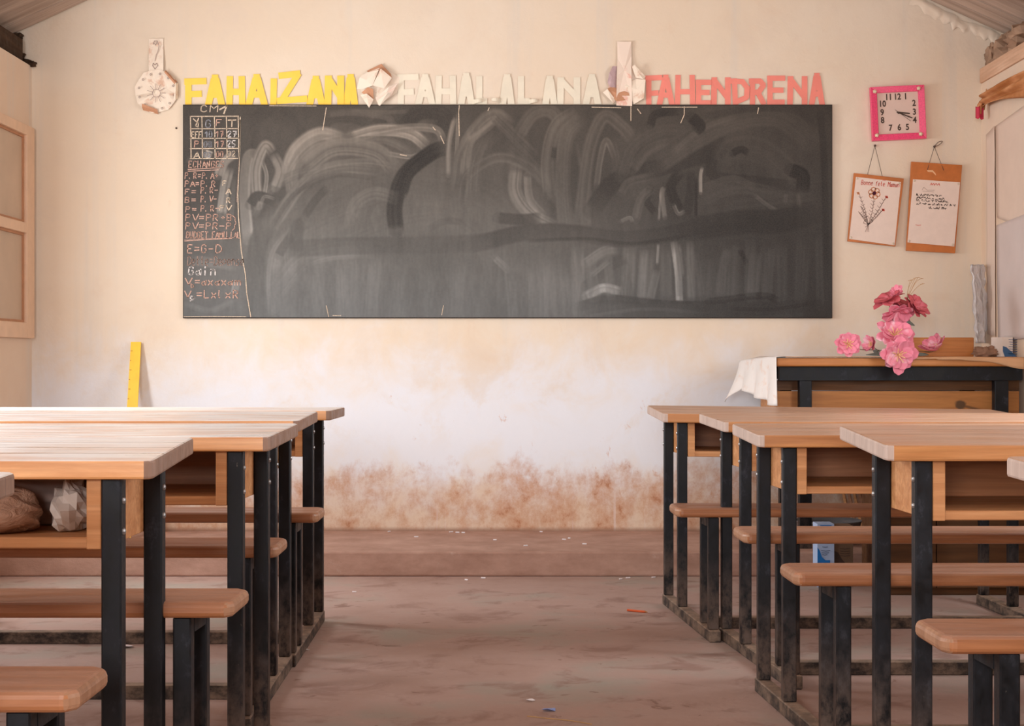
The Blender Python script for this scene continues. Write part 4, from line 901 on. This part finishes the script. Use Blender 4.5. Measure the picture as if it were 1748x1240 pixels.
# knotty plank
t = NT('knotty_orange_plank', 0.5, 0.4)
v = t.pos((0.9, 14, 14)); g_ = t.noise(v, 2.2, 6, .65, .6); x, y, z = t.xyz(t.pos())
dx = t.math('MULTIPLY', t.math('SUBTRACT', x, 2.017), 26.0); dz = t.math('MULTIPLY', t.math('SUBTRACT', z, 0.747), 34.0)
r2 = t.math('ADD', t.math('MULTIPLY', dx, dx), t.math('MULTIPLY', dz, dz)); kn = t.math('ADD', r2, t.math('MULTIPLY', t.math('SUBTRACT', t.noise(t.pos(), 30, 4), 0.5), 1.0))
tl = t.math('ABSOLUTE', t.math('ADD', t.math('MULTIPLY', dz, 1.0), t.math('MULTIPLY', t.math('SUBTRACT', x, 2.017), 9.0)))
tail = t.math('MULTIPLY', t.remap(tl, 0.05, 0.35, 1, 0), t.math('MULTIPLY', t.remap(x, 2.017, 2.04), t.remap(x, 2.08, 2.16, 1, 0)))
c = t.ramp(g_, [(0.3, srgb(150, 92, 42)), (0.7, srgb(188, 124, 64))])
c = t.mix(t.math('MAXIMUM', t.remap(kn, 0.15, 0.7, 0.9, 0), t.math('MULTIPLY', tail, 0.7)), c, srgb(70, 46, 24)); t.color(c); M['knot'] = t.m
build('front_plank', MB().box(1.19, 2.28, 7.08, 7.10, 0.60, 0.808), M['knot'], rt)
build('front_plank', MB().box(1.19, 2.28, 7.08, 7.10, 0.44, 0.596), M['cupb'], rt)
build('side_plank', MB().box(1.19, 1.21, 7.11, 7.50, 0.44, 0.855), M['box'], rt)
# paper cover on the table
M['kraft'] = plain('tan_paper_cover', (206, 160, 122), 0.7, 0.2, 0.08, 8)
def fn(u, v):
    x_ = 1.22+u*1.06; hang = 0.0
    px0 = (x_*F/6.99)+VX
    drop = 0.004+0.006*math.sin(u*14)
    if px0 > 1600: drop = 0.012+0.040*max(0, (px0-1640)/100)*(0.75+0.25*math.sin(px0/17))
    if px0 < 1500: drop = 0.001
    if v < 0.3: t_ = 1-v/0.3; return (x_, 6.992-0.004*math.sin(u*20)-0.002, TZ+0.004-drop*t_)
    return (x_, 6.992+(v-0.3)/0.7*0.6, TZ+0.004+0.002*math.sin(u*17+v*5))
tag(build('paper_cover', MB().grid(fn, 80, 12), M['kraft'], solid=0.001, smooth=True), 'tan paper sheet spread over the teacher table top, wavy front edge', 'table cover')
# white cloth over the left end of the table
M['linen'] = paper_mat('white_linen', (236, 230, 226), (226, 190, 166), 0.5)
def interp(tab, u):
    for (a, va), (b, vb) in zip(tab, tab[1:]):
        if u <= b: f_ = (u-a)/(b-a+1e-9); return [p+(q-p)*f_ for p, q in zip(va, vb)]
    return tab[-1][1]
# (u) -> top px, top py, bottom px, bottom py, distance
tab = [(0, [1325, 609.5, 1326, 693, 6.985]), (.12, [1318, 609.5, 1313, 692, 7.02]), (.22, [1309, 610, 1305, 683, 7.07]), (.4, [1297, 611.5, 1290, 679, 7.16]), (.6, [1283, 613, 1274, 669, 7.27]), (.78, [1270, 615, 1263, 664, 7.38]), (.86, [1264, 616, 1252, 672, 7.44]), (1, [1262, 617, 1238, 687, 7.52])]
def fn(u, v):
    a, b, c_, d_, dist = interp(tab, u)
    x_ = a+(c_-a)*v**1.5; y_ = b+(d_-b)*v; p = W(x_, y_, dist)
    return p+Vector((-0.012*math.sin(u*22)*v, -0.02*math.sin(u*22+1)*v, 0))
mb = MB().grid(fn, 48, 16)
def fn(u, v):
    a, b, c_, d_, dist = interp(tab, u); p = W(a, b, dist)
    return (p.x+(1.30-p.x)*v, p.y+0.02*v, p.z+(TZ+0.008-p.z)*min(1, v*2.0))
mb.grid(fn, 48, 6)
tag(build('table_cloth', mb, M['linen'], solid=0.0015, smooth=True), 'white cloth hanging off the left end of the teacher table', 'cloth')
tag(build('wooden_block', MB().box(1.866, 2.152, 7.33, 7.40, TZ+0.006, 1.052), M['ttop'], bevel=0.004), 'orange brown wooden block standing behind the pink flowers', 'block')
mb = blob(MB(), W(1684, 602, 7.26), (0.055, 0.05, 0.027), 14, 0.5, 24, 16, 2.5, flat=TZ+0.006); M['mud'] = plain('brown_crumpled_rag', (150, 116, 96), 0.9, 0.1, 0.2, 30)
tag(build('crumpled_rag', mb, M['mud'], smooth=True), 'small brown crumpled rag between the wooden block and the carton', 'rag')
# cartons
M['ctn'] = plain('carton_white', (222, 208, 198), 0.5, 0.3, 0.03); M['ctb'] = plain('carton_blue', (24, 118, 200), 0.45, 0.3, 0.05); M['ctbd'] = plain('carton_steel_blue', (62, 96, 134), 0.5, 0.3, 0.05); M['ctl'] = plain('carton_pale_blue', (176, 200, 236), 0.45, 0.3, 0.03); M['ctx'] = plain('carton_print', (70, 84, 120), 0.6); M['ctbr'] = plain('carton_brown_side', (120, 98, 80), 0.7, 0.2, 0.08)
rt = thing('milk_carton', 'white carton with blue corner and printed lines on the teacher table', 'carton', W(1725, 612, 7.2))
a, b = W(1710, 576, 7.2), W(1775, 611, 7.2); a2 = W(1700, 576, 7.27)
build('carton_body', MB().hexa([(a.x, 7.2, TZ+.006), (2.29, 7.2, TZ+.006), (2.29, 7.29, TZ+.006), (a.x-.03, 7.26, TZ+.006), (a.x, 7.2, a.z), (2.29, 7.2, a.z), (2.29, 7.29, a.z), (a.x-.03, 7.26, a.z)]), M['ctn'], rt)
mb = MB(); dq = 7.1985
mb.prism([W(1712, 591, dq), W(1718, 593, dq), W(1736, 609, dq), W(1735, 611.5, dq), W(1716, 611.5, dq), W(1712, 600, dq)], (0, .0008, 0), 0)
for i, y_ in enumerate((580, 584, 588, 592, 596, 600, 604)): ribbon(mb, [(1722+i % 3, y_), (1733, y_+.6), (1744, y_-.3)], 0.9, dq, 1)
build('carton_print', mb, [M['ctbd'], M['ctx']], rt)
rt = thing('milk_carton', 'blue and white printed carton standing on the floor under the right desks', 'carton', (1.30, 6.62, 0))
a, b = W(1395.5, 895, 6.6), W(1424, 963, 6.6); c_ = W(1458, 963, 6.6)
build('carton_body', MB().box(a.x, b.x, 6.6, 6.70, 0, a.z), M['ctl'], rt)
mb = MB(); dq = 6.598
mb.prism([W(1395.5, 935, dq), W(1399, 940, dq), W(1403, 951, dq), W(1409, 957, dq), W(1417, 957, dq), W(1417, 985, dq), W(1395.5, 985, dq)], (0, .001, 0), 0)
mb.prism([W(1400, 897, dq), W(1420, 897, dq), W(1416, 903, dq), W(1402, 903, dq)], (0, .001, 0), 0)
for i, (y_, x0_, x1_) in enumerate(((934, 1404, 1413), (940.5, 1402, 1417), (944, 1403, 1415), (947.5, 1404, 1412))): ribbon(mb, [(x0_, y_), ((x0_+x1_)/2, y_+.7), (x1_, y_)], 0.9, dq, 1)
build('carton_print', mb, [M['ctb'], M['ctx']], rt)
rt = thing('milk_carton', 'dull brown printed carton side standing right of the blue carton', 'carton', (1.42, 6.64, 0))
build('carton_body', MB().box(b.x+0.002, c_.x, 6.62, 6.72, 0, a.z-.01), M['ctbr'], rt)
mb = MB(); dq = 6.6185
mb.prism([W(1425, 941, dq), W(1431, 944, dq), W(1437, 955, dq), W(1443, 962, dq), W(1425, 985, dq)], (0, .001, 0), 0)
for i, y_ in enumerate((937, 941, 945, 949)): ribbon(mb, [(1434, y_), (1442, y_+1), (1451, y_)], 0.9, dq, 0)
build('carton_print', mb, [M['num']], rt)
# basin on the platform, bundle of slats
M['tin'] = plain('galvanised_tin', (136, 134, 136), 0.4, 0.5, 0.1, 12, 0.6)
mb = MB(); c_ = Vector((1.46, 7.25, 0)); n = 28; prof = [(0.10, PLAT_Z), (0.14, PLAT_Z+0.07), (0.150, PLAT_Z+0.098), (0.158, PLAT_Z+0.103), (0.150, PLAT_Z+0.106), (0.134, PLAT_Z+0.075), (0.095, PLAT_Z+0.006)]
vs = [(c_.x+r_*math.cos(2*math.pi*i/n), c_.y+r_*math.sin(2*math.pi*i/n), z_) for r_, z_ in prof for i in range(n)]
fs = [(j*n+i, j*n+(i+1) % n, (j+1)*n+(i+1) % n, (j+1)*n+i) for j in range(len(prof)-1) for i in range(n)]+[tuple(reversed(range(n))), tuple((len(prof)-1)*n+i for i in range(n))]
tag(build('basin', mb.add(vs, fs), M['tin'], smooth=True), 'grey metal basin on the platform under the teacher table', 'basin')
for i in range(4):
    p0, p1 = W(1440+i*9, 842, 7.62), W(1454+i*10, 905, 7.45); p1.z = PLAT_Z+0.012
    p0 = p0+(p0-p1)*0.15
    tag(build('wooden_stick', MB().tube([p1, p0], 0.009, 4), M['bench'] if i % 2 else M['box']), 'thin wooden stick leaning against the wall behind the metal basin', 'stick', 'sticks behind the basin')
# low dark cupboard behind the right desks
rt = thing('low_cupboard', 'low dark brown wooden cupboard behind the right desks', 'cupboard', (1.95, 6.6, 0))
mb = MB().box(1.525, 2.29, 6.38, 6.85, 0.0, 0.70); build('cupboard_body', mb, M['cupb'], rt, bevel=0.003)
for i in range(4): build('door_board', MB().box(1.53+i*0.19, 1.716+i*0.19, 6.365, 6.379, 0.03, 0.69), M['cupb'], rt, bevel=0.002)

# ------------------------------------------------------------------ artificial flowers
M['petal'] = paper_mat('pink_fabric_petal', (238, 142, 164), (248, 210, 222), 0.85); M['petalr'] = paper_mat('rose_red_petal', (206, 98, 108), (228, 134, 150), 0.8)
M['heart'] = plain('cream_stamens', (240, 202, 150), 0.7); M['stem'] = plain('brown_stem', (112, 88, 60), 0.7); M['leaf'] = plain('dusty_leaf', (110, 116, 108), 0.6); M['dry'] = plain('dry_grass', (188, 148, 104), 0.8)
rt = thing('artificial_flowers', 'spray of pink artificial flowers spread on the front edge of the teacher table', 'flowers', W(1535, 609, 7.08))
def blossom(px0, py0, r, d_, face, mat, n=8, seed=0, cup=0.25, heart=True, wide=1.0):
    c = W(px0, py0, d_); f_ = Vector(face).normalized(); a = f_.orthogonal().normalized(); b = f_.cross(a); R_ = r*d_/F; rn = random.Random(seed); mb = MB()
    for layer in range(2):
        for i in range(n):
            an = 2*math.pi*(i+.5*layer)/n+rn.uniform(-.15, .15); dr = a*math.cos(an)+b*math.sin(an); sd = f_.cross(dr); LL = R_*rn.uniform(.86, 1.08)*(1-.22*layer); wd = R_*0.285*wide*rn.uniform(.9, 1.15); cp = cup+0.25*layer+rn.uniform(-.12, .12); tw = rn.uniform(-.3, .3)
            def fn(u, v):
                s_ = (u-.5)*2; w_ = wd*(max(0.10, 1-((.6-v)/.66)**2)**.5 if v < .6 else max(0.004, 1-((v-.6)/.4)**2)**.5)
                notch = 1-0.10*(1-abs(s_))*(v > .95)
                return c+dr*(LL*v*notch*(1-.06*s_*s_))+sd*(s_*w_)+f_*(cp*LL*v**1.4+abs(s_)*w_*0.28+tw*s_*w_+0.003*layer-0.12*LL*v*v)
            mb.grid(fn, 4, 7)
    o = build('blossom', mb, mat, rt, solid=0.0006, smooth=True)
    if heart:
        h_ = MB()
        for i in range(12):
            an = i*2.4; q = R_*0.07*math.sqrt(i); h_.tube([c+f_*0.001, c+f_*R_*(.30+.1*rn.random())+(a*math.cos(an)+b*math.sin(an))*q*1.7], [0.0012, 0.0022], 5)
        build('flower_heart', h_, M['heart'], o)
    return o
blossom(1448, 588, 25, 7.03, (-0.1, -1, 0.15), M['petal'], 8, 1, .35)
blossom(1489, 589, 17, 7.10, (-0.7, -0.5, 0.2), M['petal'], 7, 2, .7)
blossom(1527, 574, 36, 7.05, (0.05, -1, 0.75), M['petal'], 8, 3, .3)
blossom(1533, 606, 35, 6.955, (0.05, -1, -0.05), M['petal'], 8, 4, .25)
blossom(1536, 589, 22, 6.985, (0.2, -1, 0.3), M['petal'], 7, 5, .4, False)
blossom(1598, 598, 25, 7.08, (-0.6, -0.4, 0.9), M['petal'], 6, 6, .9)
blossom(1517, 513, 33, 7.08, (-0.55, -0.25, 0.9), M['petalr'], 7, 7, .12, False)
blossom(1540, 524, 35, 7.09, (0.25, -0.35, 1), M['petalr'], 8, 8, .1, False)
blossom(1561, 526, 31, 7.07, (0.5, -0.6, 0.6), M['petalr'], 8, 9, .3, False)
blossom(1534, 532, 31, 7.05, (0.0, -0.65, -0.9), M['petal'], 8, 10, .3, False)
blossom(1530, 500, 14, 7.08, (-0.3, -0.8, 0.6), M['petal'], 6, 11, .5, False)
cb = W(1532, 600, 7.08)
for pts in ([(1532,600),(1528,570),(1524,545),(1516,515)], [(1533,600),(1534,570),(1536,540)], [(1534,600),(1540,570),(1545,548),(1560,526)], [(1531,600),(1524,575),(1522,550)], [(1532,602),(1500,598),(1470,597),(1448,590)], [(1532,603),(1510,604),(1489,592)], [(1534,602),(1560,604),(1580,603),(1598,599)], [(1535,601),(1570,600),(1590,601)]):
    build('stem', MB().tube(cr([W(x, y, 7.09) for x, y in pts], 4), 0.0018, 5), M['stem'], rt)
for (x, y, x2, y2, wd) in ((1538, 545, 1561, 556, 7), (1533, 540, 1506, 536, 4), (1530, 603, 1478, 606, 6), (1500, 604, 1490, 598, 8), (1552, 604, 1585, 606, 6)):
    dx, dy = x2-x, y2-y; L_ = math.hypot(dx, dy); nx, ny = -dy/L_, dx/L_
    def fn(u, v): s_ = (u-.5)*wd*math.sin(math.pi*(0.08+.86*v)); p = W(x+dx*v+nx*s_, y+dy*v+ny*s_, 7.07); p.y -= .006*math.sin(v*3)+abs(u-.5)*.004; return p
    build('leaf', MB().grid(fn, 4, 8), M['leaf'], rt, solid=0.0006, smooth=True)
mb = MB()
for tip, kn in (((1558, 477), (1551, 492)), ((1563, 474), (1556, 488)), ((1554, 478), (1550, 495)), ((1573, 475), (1562, 484)), ((1575, 484), (1564, 492)), ((1568, 473), (1560, 486))):
    mb.tube(cr([W(1548, 512, 7.09), W(*kn, 7.09), W(*tip, 7.09)], 4), 0.0010, 4)
    mb.tube([W(tip[0]-4, tip[1]+1.5, 7.09), W(tip[0]+3, tip[1]+0.5, 7.09)], 0.0012, 4)
build('dry_sprig', mb, M['dry'], rt)

# ------------------------------------------------------------------ right wall: sheets, plastic, draped cloth
M['sheet'] = plain('wall_paper_sheet', (226, 204, 188), 0.75, 0.2, 0.04, 6); M['tape'] = plain('pale_grey_sheet', (214, 200, 196), 0.6, 0.3, 0.04, 6)
t = NT('crinkled_clear_plastic', 0.12, 0.6); t.color(srgb(250, 248, 252)); t.b.inputs['Transmission Weight'].default_value = 0.6; t.bump(t.noise(t.pos((1, 1, .5)), 30, 4), 0.8, 0.02); M['plastic'] = t.m
t = NT('tan_drape', 0.85, 0.2); n1 = t.noise(t.pos((1, 1, 4)), 5, 4); t.color(t.ramp(n1, [(0.35, srgb(176, 112, 64)), (0.65, srgb(218, 158, 112))])); M['drape'] = t.m
M['pinkend'] = plain('pink_cloth_end', (206, 62, 86), 0.8)
def RWp(px0, py0, off=0.004):
    x_ = WR-off; d_ = x_*F/(px0-VX); return Vector((x_, d_, HC-(py0-VY)*d_/F))
def sheet(lab, quad, off, mat, seed):
    def fn(u, v):
        a_ = [quad[0][k_]*(1-u)+quad[1][k_]*u for k_ in (0, 1)]; b_ = [quad[3][k_]*(1-u)+quad[2][k_]*u for k_ in (0, 1)]
        p = RWp(a_[0]*(1-v)+b_[0]*v, a_[1]*(1-v)+b_[1]*v, off); p.x -= 0.004*abs(mnoise.noise(p*7+Vector((seed, 0, 0)))); return p
    return tag(build('wall_sheet', MB().grid(fn, 16, 24), mat, solid=0.0008, smooth=True), lab, 'sheet')
sheet('large wrinkled cream sheet on the right wall below the tan cloth', [(1700, 215), (1790, 150), (1790, 405), (1702, 372)], 0.003, M['sheet'], 2)
sheet('pale grey sheet low on the right wall above the carton', [(1701, 385), (1790, 350), (1790, 575), (1704, 582)], 0.010, M['tape'], 7)
sheet('narrow tall cream strip of paper next to the room corner on the right', [(1684, 230), (1698, 215), (1699, 575), (1686, 570)], 0.006, M['sheet'], 11)
def fn(u, v):
    p = W(1657+8*v+u*(20+6*v)+3.5*mnoise.noise(Vector((u*2, v*9, 2))), 452+v*134, 7.55+0.12*u); p.y -= 0.03*mnoise.noise(Vector((u*7, v*8, 5)))+0.02*math.sin(u*14); p.y = min(p.y, WB-0.02); return p
tag(build('plastic_sheet', MB().grid(fn, 26, 40), M['plastic'], solid=0.0006, smooth=True), 'crinkled clear plastic sheet hanging in the right corner above the table', 'plastic sheet')
def fn(u, v):
    y_ = 7.62-u*1.75; zt = 2.235-0.012*math.sin(u*3); zb = 2.168-0.11*min(1, u*1.5)+0.012*math.sin(u*9)
    return (WR-0.02-0.03*abs(math.sin(v*7+u*6)), y_, zt+(zb-zt)*v)
rt = thing('draped_cloth', 'tan cloth draped along the top of the right wall with a pink end', 'cloth', (WR-0.04, 7.3, 2.1))
build('cloth_band', MB().grid(fn, 30, 14), M['drape'], rt, solid=0.002, smooth=True)
def fn(u, v):
    a_ = (1684-16*min(1, v*1.7)+18*u*(1-.25*v), 158+36*v+3*math.sin(u*5)-4*u); p = W(*a_, 7.62); p.y -= 0.02*math.sin(u*6); p.x = min(p.x, WR-0.01); return p
build('hanging_end', MB().grid(fn, 8, 12), M['drape'], rt, solid=0.002, smooth=True)
def fn(u, v):
    a_ = (1665.5+14*u, 182+20*v+2.0*math.sin(u*9)); p = W(*a_, 7.605); p.y -= 0.02*math.sin(u*6); return p
build('pink_end', MB().grid(fn, 6, 6), M['pinkend'], rt, solid=0.002, smooth=True)

# ------------------------------------------------------------------ litter on floor and platform
def FL(px0, py0, z_=0.0): d_ = (HC-z_)*F/(py0-VY); return Vector(((px0-VX)*d_/F, d_, z_))
M['pencil'] = plain('orange_pencil', (206, 92, 50), 0.5, 0.4); M['scrap'] = plain('white_scrap', (232, 224, 226), 0.6); M['scrapb'] = plain('blue_wrapper', (140, 158, 214), 0.4)
p0, p1 = FL(1071, 1044), FL(1101, 1047)
rt = thing('pencil_stub', 'short orange pencil on the aisle floor near the right desks', 'pencil', (p0+p1)/2)
up = Vector((0, 0, .0045)); build('barrel', MB().tube([p0+up, p1+up], 0.0045, 6), M['pencil'], rt); dirv = (p1-p0).normalized()
build('tip', MB().tube([p1+up, p1+up+dirv*0.012], [0.0043, 0.0006], 6), M['dk'], rt)
def scrap(px0, py0, sx_, sy_, seed, lab, mat, grp=None, z_=0.0):
    c = FL(px0, py0, z_); rn = random.Random(seed); n = 7; mb = MB(); vs = [c+Vector((math.cos(i*6.283/n)*sx_*rn.uniform(.6, 1.1), math.sin(i*6.283/n)*sy_*rn.uniform(.6, 1.1), 0.0012+rn.uniform(0, sx_*.35))) for i in range(n)]
    mb.add(vs+[c+Vector((0, 0, 0.0015))], [(i, (i+1) % n, n) for i in range(n)])
    o = build('paper_scrap', mb, mat, solid=0.0006); return tag(o, lab, 'scrap', grp)
scrap(938, 1214, 0.024, 0.02, 1, 'crumpled white and bluish wrapper in the middle of the near floor', M['scrapb'])
scrap(905, 1197, 0.014, 0.01, 2, 'small white paper scrap just behind the bluish wrapper on the floor', M['scrap'])
scrap(216, 1106, 0.03, 0.03, 3, 'white paper scrap on the floor under the left desks', M['scrap'])
scrap(524, 1111, 0.012, 0.006, 4, 'tiny white scrap beside the left row foot rails', M['scrap'])
rn = random.Random(8)
for i, (x, y) in enumerate([(780, 910), (792, 910.5), (712, 918), (845, 923), (962, 922), (972, 920), (997, 930), (664, 909), (923, 909), (898, 933), (770, 909.5)]):
    c = FL(x, y, PLAT_Z)
    tag(build('chalk_crumb', MB().tube([c+Vector((-rn.uniform(.004, .014), 0, .003)), c+Vector((rn.uniform(.004, .012), rn.uniform(-.01, .01), .003))], 0.003, 5), M['scrap']), 'tiny white chalk crumb on the platform below the blackboard', 'chalk', 'chalk crumbs on the platform')
for i, (x, y) in enumerate([(797, 991), (826, 988), (1073, 988), (606, 1012), (1117, 987), (1059, 990)]):
    c = FL(x, y)
    tag(build('chalk_crumb', MB().tube([c+Vector((-rn.uniform(.004, .012), 0, .003)), c+Vector((rn.uniform(.004, .01), rn.uniform(-.01, .01), .003))], 0.003, 5), M['scrap']), 'tiny white chalk crumb on the floor at the foot of the platform', 'chalk', 'chalk crumbs on the floor')
pts = cr([FL(900, 1224), FL(935, 1228), FL(975, 1232), FL(1010, 1238)], 6)
tag(build('string', MB().tube([p+Vector((0, 0, .0016)) for p in pts], 0.0015, 5), M['dry']), 'thin pale thread lying on the near aisle floor', 'string')
